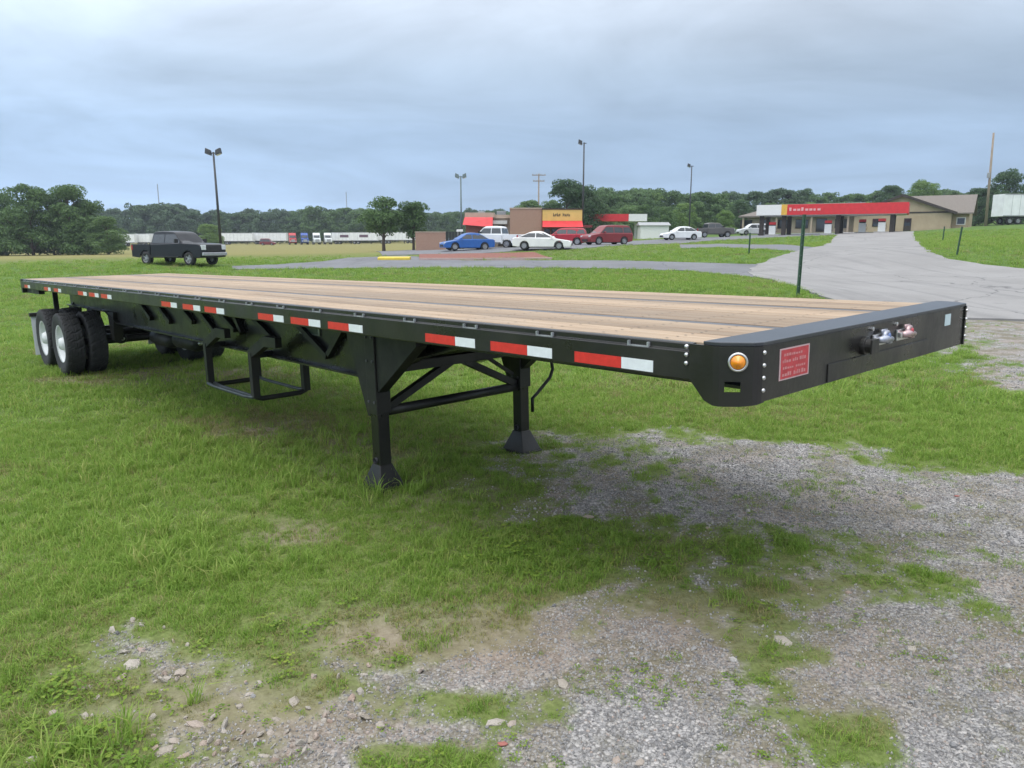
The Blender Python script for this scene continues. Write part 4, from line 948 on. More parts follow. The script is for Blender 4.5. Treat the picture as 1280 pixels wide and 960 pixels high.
def pickup(name, px, Y, heading, col, label, L=5.7, W=1.98, H=1.92, r=0.40, lift=0.10, cab_back=-0.44, group=None):
    p = spot(px, Y); e = empty(name, p, heading, label=label, cat='pickup truck', group=group)
    h, hw = L / 2, W / 2; wx0, wx1 = -h * 0.60, h * 0.62; z0 = 0.36 + lift; zb = 1.15 + lift
    PM = paint(name, col)
    def bot(cxs):
        b = []
        for cx in cxs: b += [(cx - r - 0.12, z0)] + [(cx + (r + 0.09) * math.cos(t), r + (r + 0.09) * math.sin(t)) for t in np.linspace(math.pi * 0.95, math.pi * 0.05, 9)] + [(cx + r + 0.12, z0)]
        return b
    xc = cab_back * h
    front = [(h * 0.985, z0 + 0.05), (h, 0.75 + lift), (h * 0.98, zb - 0.02), (h * 0.90, zb + 0.06), (h * 0.42, zb + 0.11), (xc, zb + 0.05), (xc, z0)]
    body_shell(round_poly(front[:-1], 0.2, 4) + front[-1:] + bot([wx1]), hw, 'body', PM, e)
    bedm = MB(); xr = -h
    side_poly = [(xc - 0.03, z0), (xc - 0.03, zb + 0.02), (xr, zb + 0.02), (xr + 0.01, z0 + 0.06)] + bot([wx0])
    for s in (-1, 1):
        n = len(side_poly); bedm.prism(side_poly, s * (hw - 0.01), s * (hw - 0.08), 'xz')
    bedm.box(xc - 0.09, xc - 0.03, -hw + 0.08, hw - 0.08, z0 + 0.1, zb); bedm.box(xr, xc - 0.03, -hw + 0.08, hw - 0.08, z0 + 0.28, z0 + 0.34)
    bedm.obj('bed', PM, e, bevel=0.015)
    MB().box(xr - 0.005, xr + 0.06, -hw + 0.09, hw - 0.09, z0 + 0.15, zb + 0.0).obj('tailgate', PM, e, bevel=0.02)
    cabin(e, PM, (xc + 0.02, h * 0.47, zb + 0.02), (xc + 0.15, h * 0.22, H + lift * 0.5), hw - 0.06, hw - 0.22, [(xc + h * 0.34) / 2 + 0.02])
    MB().box(-h * 0.93, h * 0.9, -0.5, 0.5, 0.38 + lift, 0.62 + lift).obj('chassis', TRIM, e)
    for x in (wx0, wx1):
        for s in (-1, 1): car_wheel(e, x, s * (hw - 0.14), r, 0.27)
    MB().box(h * 0.97, h * 1.03, -hw * 0.94, hw * 0.94, 0.50 + lift, 0.70 + lift).obj('front_bumper', pm('bumper_chrome', (0.5, 0.5, 0.52), 0.25, metal=0.8), e, bevel=0.03)
    MB().box(-h * 1.03, -h * 0.99, -hw * 0.9, hw * 0.9, 0.52 + lift, 0.68 + lift).obj('rear_bumper', MATS['bumper_chrome'], e, bevel=0.03)
    MB().box(h * 0.985, h * 1.008, -hw * 0.58, hw * 0.58, 0.74 + lift, zb - 0.02).obj('grille', TRIM, e, bevel=0.02)
    for s in (-1, 1):
        a, b = sorted((s * hw * 0.62, s * hw * 0.95))
        MB().box(h * 0.955, h * 1.0, a, b, 0.84 + lift, zb - 0.02).obj('headlight', LAMPW, e, bevel=0.02)
        a, b = sorted((s * hw * 0.91, s * hw * 1.0))
        MB().box(-h * 1.004, -h * 0.96, a, b, 0.82 + lift, zb - 0.04).obj('tail_light', LAMPR, e, bevel=0.01)
        a, b = sorted((s * hw, s * (hw + 0.24)))
        MB().box(h * 0.34, h * 0.38, a, b, zb + 0.10, zb + 0.34).obj('mirror', TRIM, e, bevel=0.03)
        a, b = sorted((s * (hw - 0.02), s * (hw + 0.10)))
        MB().box(xc + 0.1, h * 0.38, a, b, 0.40 + lift, 0.46 + lift).obj('running_board', TRIM, e, bevel=0.01)
    return e
pickup('pickup_truck', 225, 47, R(-24), (0.008, 0.010, 0.015), 'dark navy crew cab pickup truck parked alone on the meadow', L=5.75, H=1.93, lift=0.08)
car('blue_car', 584, 67, R(200), (0.025, 0.11, 0.36), 'bright blue sedan parked beside the brick bin enclosure', 'car', 'sedan', L=4.6, H=1.45)
pickup('white_pickup', 617, 71, R(160), (0.70, 0.71, 0.72), 'white pickup truck behind the blue sedan by the restaurant', L=5.4, lift=0.08, H=1.9)
car('white_coupe', 678, 63, R(-8), (0.74, 0.74, 0.74), 'white low car parked side on in front of the restaurant', 'car', 'coupe', L=4.85, H=1.42)
car('red_car', 706, 74, R(170), (0.36, 0.02, 0.035), 'red car half hidden behind the white low car', 'car', 'suv', L=4.3, H=1.58)
car('red_sport_utility', 758, 72, R(205), (0.20, 0.03, 0.035), 'dark red sport utility car right of the restaurant', 'car', 'suv', L=4.7, H=1.75, W=1.88)
car('white_sedan', 850, 89, R(190), (0.70, 0.71, 0.72), 'white sedan parked left of the grey pickup truck', 'car', 'sedan', L=4.6, H=1.48)
pickup('grey_pickup', 891, 103, R(10), (0.10, 0.095, 0.09), 'grey brown pickup truck parked near the station trees', L=5.3, lift=0.05, H=1.85)
car('silver_sport_utility', 941, 119, R(185), (0.55, 0.56, 0.58), 'silver white sport utility car parked before the station wing', 'car', 'suv', L=4.9, H=1.7, W=1.9)

# ------------------------------------------------------------------ semi trailers and trucks far across the meadow
BOXW = pm('box_white', (0.76, 0.77, 0.78), 0.5, var=0.08, scale=1.2)
bw0 = {}
def van_trailer(px, Y, L, label, heading=0.0, H=4.0, group='white box trailers in the far yard', mat=BOXW, emblem=False):
    p = spot(px, Y); e = empty('box_trailer', p, heading, label=label, cat='trailer', group=group)
    MB().box(-L / 2, L / 2, -1.28, 1.28, 1.15, H).obj('box', mat, e, bevel=0.03)
    m = MB()
    m.box(-L / 2 + 0.02, L / 2 - 0.02, -1.295, -1.283, H - 0.14, H - 0.02); m.box(-L / 2 + 0.02, L / 2 - 0.02, -1.295, -1.283, 1.16, 1.30)
    m.obj('edge_rail', pm('rail_alu', (0.34, 0.35, 0.36), 0.4, metal=0.5), e)
    for k in range(1, int(L / 1.25)):
        MB().box(-0.02, 0.02, -1.29, -1.283, 1.32, H - 0.16).obj('panel_seam', MATS['rail_alu'], e, loc=(-L / 2 + k * 1.25, 0, 0))
    if emblem: MB().box(-1.6, 1.4, -1.296, -1.2835, 2.3, 3.2).obj('emblem', pm('emblem_dark', (0.12, 0.07, 0.10), 0.5), e)
    MB().box(-L / 2 + 0.6, L / 2 - 0.4, -0.5, 0.5, 0.95, 1.15).obj('frame', TRIM, e)
    for x in (-L / 2 + 1.3, -L / 2 + 2.6):
        for s in (-1, 1): car_wheel(e, x, s * 1.0, 0.5, 0.3)
    for s in (-1, 1): MB().box(L / 2 - 2.6, L / 2 - 2.45, s * 0.7 - 0.07, s * 0.7 + 0.07, 0, 1.15).obj('landing_leg', TRIM, e)
    return e
van_trailer(160, 255, 5.6, 'short white box trailer left of the dark pickup', 0.05)
van_trailer(181, 258, 5.0, 'white box trailer just left of the dark pickup cab', -0.03)
van_trailer(204, 262, 10, 'white box trailer mostly hidden behind the dark pickup', 0.02)
van_trailer(297, 268, 11.5, 'long white box trailer right behind the left lamp post', 0.0)
van_trailer(338, 272, 12, 'long white box trailer behind the small red truck', 0.02)
van_trailer(432, 270, 9.0, 'white box trailer with dark emblem next to white cabs', 0.0, emblem=True)
van_trailer(456, 270, 9.5, 'white box trailer with dark emblem before the row gap', 0.03, emblem=True)
van_trailer(482, 276, 5, 'white box trailer seen between the row gap and street tree', 0.0)
van_trailer(496, 272, 10.5, 'white box trailer showing between the two street trees', -0.02)
van_trailer(515, 278, 5.5, 'pale box trailer end showing left of the brick enclosure', 0.0)
def cab_truck(px, Y, col, label, nm):
    p = spot(px, Y); e = empty('truck_cab', p, R(-70), label=label, cat='truck', group='truck cabs in the far yard')
    PM = paint('cab_' + nm, col)
    m = MB(); m.prism([(-1.4, 0.9), (-1.4, 3.7), (-0.6, 3.9), (0.5, 3.2), (0.9, 2.1), (2.6, 1.85), (2.75, 0.75), (2.0, 0.6)], -1.15, 1.15, 'xz'); m.obj('body', PM, e, bevel=0.08)
    MB().frus([(0.56, -0.95, 3.05), (0.56, 0.95, 3.05), (0.87, 0.95, 2.25), (0.87, -0.95, 2.25)], [(0.62, -0.95, 3.07), (0.62, 0.95, 3.07), (0.93, 0.95, 2.27), (0.93, -0.95, 2.27)]).obj('windshield', CARGLASS, e)
    for s in (-1, 1):
        MB().box(-0.5, 0.45, s * 1.155 - 0.01, s * 1.155 + 0.01, 2.2, 3.0).obj('side_window', CARGLASS, e)
        MB().box(2.6, 2.76, min(s * 0.7, s * 1.1), max(s * 0.7, s * 1.1), 1.05, 1.3).obj('headlight', LAMPW, e)
        for x in (1.7, -2.2, -3.4): car_wheel(e, x, s * 1.0, 0.5, 0.3)
    MB().box(2.70, 2.80, -0.6, 0.6, 0.9, 1.75).obj('grille', ALLOY, e)
    MB().box(-4.4, 1.0, -0.45, 0.45, 0.7, 0.95).obj('chassis', TRIM, e)
cab_truck(366, 262, (0.42, 0.03, 0.035), 'red truck cab in the far yard beside a blue one', 'red')
cab_truck(381, 262, (0.02, 0.07, 0.30), 'blue truck cab in the far yard beside a red one', 'blue')
cab_truck(396, 262, (0.62, 0.66, 0.66), 'white truck cab right next to the blue cab', 'white')
cab_truck(410, 264, (0.63, 0.66, 0.66), 'white truck cab between the other white cab and boxes', 'white2')
car('small_red_truck', 335, 250, R(0), (0.16, 0.02, 0.025), 'small dark red vehicle before a long white box trailer', 'car', 'suv', L=5.0, H=2.1)
# big white box trailer at the right edge
wt = van_trailer(1290, 116, 11.4, 'big white semi trailer at the right edge beside the wooden pole', R(4), H=4.35, group=None)

# ------------------------------------------------------------------ buildings
def brickmat(name, a, b, mortar, scale=1.0):
    Bk = NT(name); p = Bk.n('ShaderNodeTexCoord').outputs['Object']
    sx = Bk.n('ShaderNodeSeparateXYZ', {0: p}); cxy = Bk.math('ADD', sx.outputs[0], sx.outputs[1])
    v = Bk.n('ShaderNodeCombineXYZ', {0: cxy, 1: sx.outputs[2]}).outputs[0]
    t = Bk.n('ShaderNodeTexBrick', {'Vector': v, 'Color1': (*a, 1), 'Color2': (*b, 1), 'Mortar': (*mortar, 1), 'Scale': 4.6 * scale, 'Mortar Size': 0.02})
    c = Bk.mix(Bk.math('MULTIPLY', Bk.noise(p, 0.8, 4), 0.35), t.outputs[0], b)
    return Bk.out(c, 0.9, t.outputs[1], -0.01, 0.4)
BRICK = brickmat('tan_brick', (0.30, 0.17, 0.12), (0.36, 0.215, 0.155), (0.40, 0.34, 0.29))
BRICKR = brickmat('red_brick', (0.24, 0.09, 0.065), (0.31, 0.13, 0.09), (0.33, 0.25, 0.21))
REDP = pm('red_paint', (0.58, 0.022, 0.03), 0.5, var=0.1, scale=2)
TANP = pm('tan_trim', (0.42, 0.33, 0.26), 0.7, var=0.08, scale=2)
YELP = pm('yellow_sign', (0.66, 0.44, 0.13), 0.5, var=0.06, scale=2)
BROWNT = pm('brown_trim', (0.035, 0.025, 0.02), 0.6, var=0.2)
GREYM = pm('grey_metal', (0.32, 0.33, 0.34), 0.5, metal=0.3, var=0.15)
WHITEP = pm('white_paint', (0.72, 0.72, 0.70), 0.5, var=0.05)
def P_(px, py, Y, base):
    """height above base of a photo point at depth Y"""
    return at(px, py, Y)[2] - base
B0 = spot(655, 90); bz = B0[2]
rest = empty('restaurant', B0, 0, label='brick fast food restaurant with red awnings and yellow sign band', cat='building')
def bx(px): return at(px, 300, 90)[0] - B0[0]
def bh(py): return P_(655, py, 90, bz)
MB().box(bx(582), bx(617), 0.6, 12, -0.3, bh(266)).obj('wing', BRICKR, rest)
MB().box(bx(581), bx(618), 0.5, 12.1, bh(271.5), bh(265.5)).obj('parapet', TANP, rest)
MB().frus([(bx(579), -0.7, bh(281)), (bx(616), -0.7, bh(284)), (bx(616), 0.55, bh(284)), (bx(579), 0.55, bh(281))], [(bx(581), 0.1, bh(271.6)), (bx(616), 0.1, bh(271.6)), (bx(616), 0.55, bh(271.6)), (bx(581), 0.55, bh(271.6))]).obj('red_awning', REDP, rest)
MB().box(bx(617), bx(638), 1.4, 12, -0.3, bh(268)).obj('middle_wall', pm('beige_wall', (0.40, 0.33, 0.27), 0.8, var=0.1), rest)
MB().box(bx(612), bx(640), 1.1, 12.1, bh(272.5), bh(268)).obj('parapet', TANP, rest)
MB().box(bx(611), bx(634), 0.3, 1.39, bh(280), bh(275.5)).obj('entry_canopy', pm('pale_grey', (0.50, 0.49, 0.47), 0.6), rest)
d_ = MB().box(bx(622.5), bx(631), 1.33, 1.397, 0, bh(281)).obj('door', BROWNT, rest); MB().box(bx(624), bx(629.5), 1.315, 1.328, 0.9, bh(283)).obj('door_glass', GLASS, d_)
MB().box(bx(637.5), bx(677), 0.0, 12, -0.3, bh(261)).obj('brick_block', BRICK, rest)
MB().box(bx(637), bx(677.5), -0.06, 12.1, bh(261), bh(259.6)).obj('coping', TANP, rest)
MB().box(bx(677.2), bx(727), 0.12, 12, -0.3, bh(262)).obj('dining_wall', BRICKR, rest)
sg = MB().box(bx(677.8), bx(727), -0.25, 0.115, bh(276), bh(262.2)).obj('sign_band', YELP, rest)
MB().box(bx(677.2), bx(727.4), -0.32, 0.6, bh(262), bh(260.4)).obj('sign_cap', BROWNT, rest)
rl = random.Random(12)
for k, xx in enumerate(np.linspace(691, 710, 9)):
    if k == 4: continue
    hgt_ = bh(266.2) - bh(270.8)
    m = MB(); zb_ = bh(270.8); x0 = bx(xx); w = bx(xx + 1.75) - x0
    m.box(x0, x0 + w * 0.34, -0.27, -0.254, zb_, zb_ + hgt_ * (1 if k in (0, 2, 5) else 0.75)); m.box(x0 + w * 0.34, x0 + w, -0.27, -0.254, zb_ + hgt_ * 0.3, zb_ + hgt_ * 0.55); m.box(x0 + w * 0.68, x0 + w, -0.27, -0.254, zb_ + hgt_ * (0.55 if k % 2 else -0.0), zb_ + hgt_ * 0.78 if k % 2 else zb_ + hgt_ * 0.299)
    m.obj('sign_letter', BROWNT, sg)
MB().frus([(bx(677.5), -1.3, bh(284)), (bx(727.5), -1.3, bh(284)), (bx(727.5), 0.11, bh(284)), (bx(677.5), 0.11, bh(284))], [(bx(678), -0.3, bh(276.2)), (bx(727), -0.3, bh(276.2)), (bx(727), 0.11, bh(276.2)), (bx(678), 0.11, bh(276.2))]).obj('red_awning', REDP, rest)
for a in range(5):
    x0, x1 = bx(680 + a * 9.2), bx(687.5 + a * 9.2)
    w = MB().box(x0, x1, 0.06, 0.118, 0.75, bh(286)).obj('window', BROWNT, rest); MB().box(x0 + 0.06, x1 - 0.06, 0.045, 0.058, 0.81, bh(286) - 0.06).obj('pane', GLASS, w)
MB().box(bx(727.6), bx(739), -1.0, 2.5, bh(284.5), bh(281.5)).obj('drive_canopy', pm('dark_red', (0.16, 0.02, 0.02), 0.5), rest)
MB().tube([(bx(737), -0.8, 0), (bx(737), -0.8, bh(284.5))], 0.08).obj('canopy_post', BROWNT, rest)
for px0, px1, y0, zt in ((596, 604, 4, 262.5), (607, 615, 6, 263.5), (620, 632, 5, 262)):
    MB().box(bx(px0), bx(px1), y0, y0 + 1.2, bh(267), bh(zt)).obj('roof_unit', GREYM, rest, bevel=0.03)
lant = MB(); lant.box(-0.35, 0.35, -0.08, 0.08, 1.4, 2.1); lant.box(-0.06, 0.06, -0.05, 0.05, 0, 1.4)
q = spot(575, 84); tag(lant.obj('small_sign', WHITEP, None, bevel=0.02, loc=q), 'small white square sign standing left of the restaurant', 'sign')
# bin enclosure
q = spot(549, 78); enc = empty('bin_enclosure', q, R(4), label='low brick bin enclosure with dark gate left of the restaurant', cat='enclosure')
ez = P_(540, 290.5, 78, q[2]); exm = lambda px: (at(px, 300, 78)[0] - q[0])
MB().box(exm(519.5), exm(557), 0, 0.25, -0.3, ez).obj('brick_wall', BRICK, enc)
MB().box(exm(519), exm(557.3), -0.04, 0.29, ez, ez + 0.08).obj('wall_cap', TANP, enc)
MB().box(exm(519.5), exm(521.5), 0.251, 3.2, -0.3, ez).obj('side_wall', BRICK, enc)
for a in range(6):
    MB().box(exm(557.3) + a * 0.31, exm(557.3) + a * 0.31 + 0.285, 0.06, 0.12, 0.08, ez + 0.08).obj('gate_board', pm('gate_dark', (0.022, 0.028, 0.024), 0.6), enc)
# filling station
ST = spot(1125, 128); SY = R(-33)
stn = empty('station_building', ST, SY, label='long tan station building with grey hip roof and gabled end', cat='building')
TANW = NT('tan_boards'); p_ = TANW.n('ShaderNodeTexCoord').outputs['Object']
wv = TANW.n('ShaderNodeTexWave', {'Vector': p_, 'Scale': 1.6, 'Distortion': 0.0}, wave_type='BANDS', bands_direction='X').outputs[1]
TANW = TANW.out(TANW.mix(TANW.math('MULTIPLY', TANW.ramp(wv, [(0.02, (1, 1, 1)), (0.12, (0, 0, 0))]), 0.35), TANW.ramp(TANW.noise(p_, 0.7, 4), [(0.3, (0.40, 0.31, 0.215)), (0.7, (0.47, 0.375, 0.265))]), (0.25, 0.19, 0.13)), 0.8)
SHING = NT('grey_shingle'); p_ = SHING.n('ShaderNodeTexCoord').outputs['Object']
SHING = SHING.out(SHING.ramp(SHING.noise(p_, 6, 5, 0.7), [(0.3, (0.13, 0.115, 0.10)), (0.7, (0.22, 0.195, 0.175))]), 0.9)
BRST = brickmat('station_stone', (0.33, 0.26, 0.20), (0.40, 0.32, 0.25), (0.42, 0.37, 0.31), 0.6)
EV = 3.0; hwg = 7.2; AP = 5.75; MX = 9.6          # eave, gable half width, ridge height, right end of the main block
RY = 7.5
def roof_slab(m, a, b, c, d, t=0.2):
    m.frus([a, b, c, d], [(q[0], q[1], q[2] + t) for q in (a, b, c, d)])
m = MB(); m.prism([(-hwg, -0.5), (hwg, -0.5), (hwg, EV), (0, AP), (-hwg, EV)], 0.0, RY, 'xz'); m.obj('gable_wall', TANW, stn)
m = MB(); m.prism([(2.0, -0.5), (13.0, -0.5), (13.0, EV), (RY, AP - 0.02), (2.0, EV)], 0.01, MX, 'yz'); m.obj('main_wall', TANW, stn)
m = MB()
for s_ in (-1, 1): roof_slab(m, (0, -0.7, AP + 0.03), (0, RY, AP + 0.03), (s_ * (hwg + 0.8), RY, EV - 0.27), (s_ * (hwg + 0.8), -0.7, EV - 0.27))
m.obj('gable_roof', SHING, stn)
m = MB()
roof_slab(m, (0, RY, AP + 0.05), (MX + 0.6, RY, AP + 0.05), (MX + 0.6, 1.2, EV - 0.3), (0, 1.2, EV - 0.3)); roof_slab(m, (0, RY, AP + 0.05), (MX + 0.6, RY, AP + 0.05), (MX + 0.6, 13.8, EV - 0.3), (0, 13.8, EV - 0.3))
m.obj('main_roof', SHING, stn)
m = MB()
for s_ in (-1, 1): m.bar((0, -0.73, AP + 0.05), (s_ * (hwg + 0.8), -0.73, EV - 0.25), 0.05, 0.42)
m.obj('verge_board', BROWNT, stn)
MB().box(-hwg, hwg, -0.06, -0.003, EV - 0.12, EV + 0.12).obj('belt_trim', BROWNT, stn)
for x, w_, h0, h1, nm in ((1.0, 1.1, 0, 2.1, 'door'), (-3.6, 1.4, 0.8, 2.1, 'window')):
    o = MB().box(x - w_ / 2, x + w_ / 2, -0.09, -0.01, h0, h1).obj(nm, BROWNT, stn); MB().box(x - w_ / 2 + 0.1, x + w_ / 2 - 0.1, -0.105, -0.092, max(h0, 0.9), h1 - 0.1).obj('pane', GLASS, o)
o = MB().box(MX - 1.75, MX - 0.45, 1.93, 1.997, 1.0, 2.2).obj('window', WHITEP, stn); MB().box(MX - 1.62, MX - 0.58, 1.915, 1.927, 1.12, 2.08).obj('pane', GLASS, o)
WL = 18.5                                     # hip-roofed wing to the left
MB().box(-hwg - WL, -hwg - 0.003, 1.5, 11.5, -0.5, EV - 0.25).obj('wing_wall', BRST, stn)
a, b = -hwg - WL - 1.3, -hwg + 0.6
m = MB(); m.add([(a, 0.1, EV - 0.35), (b, 0.1, EV - 0.35), (b, 12.9, EV - 0.35), (a, 12.9, EV - 0.35), (a + 6, 6.5, EV + 2.1), (b, 6.5, EV + 2.1), (a, 0.1, EV - 0.1), (b, 0.1, EV - 0.1), (b, 12.9, EV - 0.1), (a, 12.9, EV - 0.1)],
               [(0, 3, 2, 1), (0, 1, 7, 6), (3, 9, 8, 2), (0, 6, 9, 3), (1, 2, 8, 5, 7), (6, 7, 5, 4), (8, 9, 4, 5), (9, 6, 4)])
m.obj('hip_roof', SHING, stn)
for k in range(6):
    x = -hwg - 2.2 - k * 3.3
    if k in (1, 4):
        o = MB().box(x - 0.9, x + 0.9, 1.43, 1.497, 0, 2.3).obj('door', BROWNT, stn); MB().box(x - 0.8, x + 0.8, 1.415, 1.427, 0.2, 2.2).obj('pane', GLASS, o)
    else:
        o = MB().box(x - 1.1, x + 1.1, 1.43, 1.497, 0.6, 2.2).obj('window', BROWNT, stn); MB().box(x - 1.0, x + 1.0, 1.415, 1.427, 0.7, 2.1).obj('pane', GLASS, o)
for k in range(4): MB().box(-hwg - 1 - k * 6 - 0.15, -hwg - 1 - k * 6 + 0.15, 0.4, 0.7, -0.3, EV - 0.36).obj('porch_post', TANP, stn)
# station canopy, pumps
CA = at(1135, 270, 100); cb_ = spot(1135, 100)
CL = 19.0; CY = R(-28)
can = empty('station_canopy', (CA[0], CA[1], gz(CA[0], CA[1])), CY, label='long red fascia canopy over the fuel pumps before the station', cat='canopy')
cz0 = at(1135, 266.5, 100)[2] - can.location.z; cz1 = at(1135, 252.5, 100)[2] - can.location.z
MB().box(-CL * 0.785, 0, 0.0, 7.5, cz0, cz1).obj('red_fascia', REDP, can)
MB().box(-CL * 0.825, -CL * 0.785 - 0.003, -0.01, 7.5, cz0 + 0.01, cz1 + 0.01).obj('yellow_stripe', pm('stripe_yellow', (0.68, 0.40, 0.06), 0.5), can)
MB().box(-CL, -CL * 0.825 - 0.003, 0.0, 7.5, cz0, cz1).obj('white_fascia', WHITEP, can)
MB().box(-CL + 0.2, -0.2, 0.2, 7.3, cz0 - 0.08, cz0 - 0.003).obj('soffit', WHITEP, can)
for k in range(8):
    x = -CL * 0.77 + k * 0.52
    MB().box(x, x + (0.38 if k % 3 else 0.28), -0.04, -0.003, (cz0 * 0.62 + cz1 * 0.38), (cz0 * (0.30 if k in (0, 3) else 0.42) + cz1 * (0.70 if k in (0, 3) else 0.58))).obj('fascia_letter', pm('letter_pink', (0.70, 0.36, 0.36), 0.5), can)
for x in (-1.8, -8.4, -15.4, -18.4):
    zg = gz(*(np.array(CA[:2]) + np.array([math.cos(CY), math.sin(CY)]) * x)) - can.location.z
    for y in (1.2, 6.2):
        MB().box(x - 0.28, x + 0.28, y - 0.28, y + 0.28, zg - 0.3, cz0 - 0.085).obj('column', BROWNT, can, bevel=0.02)
for k, (x, y) in enumerate(((-3.0, 1.2), (-9.6, 1.2), (-16.9, 1.2), (-5.5, 3.5))):
    g_ = np.array(CA[:2]) + np.array([math.cos(CY) * x - math.sin(CY) * y, math.sin(CY) * x + math.cos(CY) * y]); 
    pu = empty('fuel_pump', (g_[0], g_[1], gz(*g_)), CY, label=('white fuel pump under the right end of the red canopy', 'white fuel pump at the middle column of the canopy', 'white fuel pump under the white end of the canopy', 'white fuel pump deeper under the red canopy')[k], cat='fuel pump', group='pumps under the station canopy')
    MB().box(-0.45, 0.45, -0.28, 0.28, 0.15, 1.35).obj('cabinet', WHITEP, pu, bevel=0.03); MB().box(-0.45, 0.45, -0.24, 0.24, 1.5, 1.85).obj('display', REDP, pu, bevel=0.03)
    MB().box(-0.40, 0.40, -0.2, 0.2, 1.35, 1.5).obj('neck', TRIM, pu); MB().box(-0.9, 0.9, -0.5, 0.5, -0.2, 0.15).obj('island', pm('concrete', (0.42, 0.41, 0.39), 0.85), pu)
    MB().tube([(0.47, 0, 1.2), (0.62, 0, 0.7), (0.55, 0, 0.4), (0.47, 0, 0.6)], 0.025, 6).obj('hose', TRIM, pu)
# smaller canopy further back, left of the grey pickup
q = spot(780, 128); c2 = empty('far_canopy', q, 0, label='small red and white fuel canopy right of the restaurant', cat='canopy')
fx = lambda px: at(px, 300, 128)[0] - q[0]
f0, f1 = P_(780, 276.5, 128, q[2]), P_(780, 267.5, 128, q[2])
MB().box(fx(740), fx(785), 0, 6, f0, f1).obj('red_fascia', REDP, c2); MB().box(fx(785.2), fx(808), 0, 6, f0, f1).obj('white_fascia', WHITEP, c2)
for px in (748, 800):
    for y in (1, 5): MB().box(fx(px) - 0.2, fx(px) + 0.2, y - 0.2, y + 0.2, -0.5, f0 - 0.003).obj('column', WHITEP, c2)
q = spot(818, 120); sh = empty('white_shed', q, 0, label='low white shed between the far canopy and the white sedan', cat='shed')
MB().box(-2.2, 2.2, 0, 3, -0.3, 2.0).obj('wall', WHITEP, sh); MB().frus([(-2.5, -0.3, 2.003), (2.5, -0.3, 2.003), (2.5, 3.3, 2.003), (-2.5, 3.3, 2.003)], [(-2.4, 1.4, 2.5), (2.4, 1.4, 2.5), (2.4, 1.6, 2.5), (-2.4, 1.6, 2.5)]).obj('roof', GREYM, sh)

# ------------------------------------------------------------------ lamp posts, poles, small posts, kerb
POLE = pm('dark_bronze_pole', (0.030, 0.034, 0.038), 0.5, var=0.2)
WOODP = pm('weathered_pole', (0.27, 0.22, 0.17), 0.9, var=0.25, scale=2, stretch=(6, 6, 0.6))
def lamp(px, Y, ytop, label, heads=2, lean=0.0, mat=POLE, r=0.11):
    p = spot(px, Y); e = empty('lamp_post', p, 0, label=label, cat='lamp post', group='parking lot lamp posts'); e.rotation_euler = (0, lean, 0)
    h = P_(px, ytop, Y, p[2])
    MB().tube([(0, 0, 0), (0, 0, h)], [r * 1.25, r * 0.75], 10).obj('pole', mat, e, smooth=True)
    MB().lathe([(r * 2.4, 0), (r * 2.4, 0.5), (r * 1.2, 0.55)], 14, 'z').obj('footing', pm('concrete', (0.42, 0.41, 0.39), 0.85), e)
    MB().bar((-0.45 if heads > 1 else -0.1, 0, h - 0.1), (0.45 if heads > 1 else 0.3, 0, h - 0.1), 0.09, 0.09).obj('arm', mat, e)
    for s in ((-1, 1) if heads > 1 else (-1,)):
        m = MB(); x0, x1 = s * 0.22, s * 0.72
        m.frus([(x0, -0.26, h - 0.30), (x1, -0.26, h - 0.12), (x1, 0.26, h - 0.12), (x0, 0.26, h - 0.30)], [(x0 + s * 0.02, -0.2, h + 0.16), (x1 - s * 0.06, -0.2, h + 0.36), (x1 - s * 0.06, 0.2, h + 0.36), (x0 + s * 0.02, 0.2, h + 0.16)])
        hd = m.obj('lamp_head', mat, e, bevel=0.03)
        MB().frus([(x0 + s * 0.05, -0.2, h - 0.297), (x1 - s * 0.05, -0.2, h - 0.150), (x1 - s * 0.05, 0.2, h - 0.150), (x0 + s * 0.05, 0.2, h - 0.297)], [(x0 + s * 0.05, -0.2, h - 0.325), (x1 - s * 0.05, -0.2, h - 0.175), (x1 - s * 0.05, 0.2, h - 0.175), (x0 + s * 0.05, 0.2, h - 0.325)]).obj('lens', LAMPW, hd)
lamp(277, 72, 190, 'tall twin headed lamp post behind the dark pickup', 2, lean=R(-0.6))
lamp(577, 98, 220, 'twin headed lamp post left of the restaurant', 2, mat=pm('green_grey_pole', (0.10, 0.14, 0.14), 0.5))
lamp(728, 96, 178, 'tallest lamp post rising behind the restaurant roof', 1)
lamp(861, 130, 207, 'distant lamp post above the grey pickup truck', 1)
def utility(px, Y, ytop, label, arms=(), r=0.15, name='utility_pole'):
    p = spot(px, Y); e = empty(name, p, 0, label=label, cat='utility pole'); h = P_(px, ytop, Y, p[2])
    MB().tube([(0, 0, -0.3), (0, 0, h)], [r * 1.2, r * 0.75], 10).obj('pole', WOODP, e, smooth=True)
    for a, w in arms:
        MB().box(-w / 2, w / 2, -r - 0.12, -r, h - a - 0.08, h - a + 0.08).obj('cross_arm', WOODP, e)
        for x in np.linspace(-w / 2 + 0.12, w / 2 - 0.12, 4): MB().lathe([(0.05, 0), (0.07, 0.08), (0.03, 0.2), (0, 0.21)], 8, 'z').obj('insulator', GREYM, e, loc=(x, -r - 0.06, h - a + 0.08))
    if not arms: MB().lathe([(0.2, 0), (0.2, 0.7), (0.1, 0.75), (0, 0.76)], 12, 'z').obj('transformer', GREYM, e, loc=(-0.3, -0.15, h * 0.52))
    return e
utility(673, 150, 217, 'wooden utility pole with cross arms behind the restaurant', ((0.3, 2.6), (1.4, 2.2)), 0.16)
o = utility(1232, 113, 166, 'tall bare wooden pole beside the big white semi trailer', (), 0.17); o.rotation_euler = (0, R(-1.6), 0)
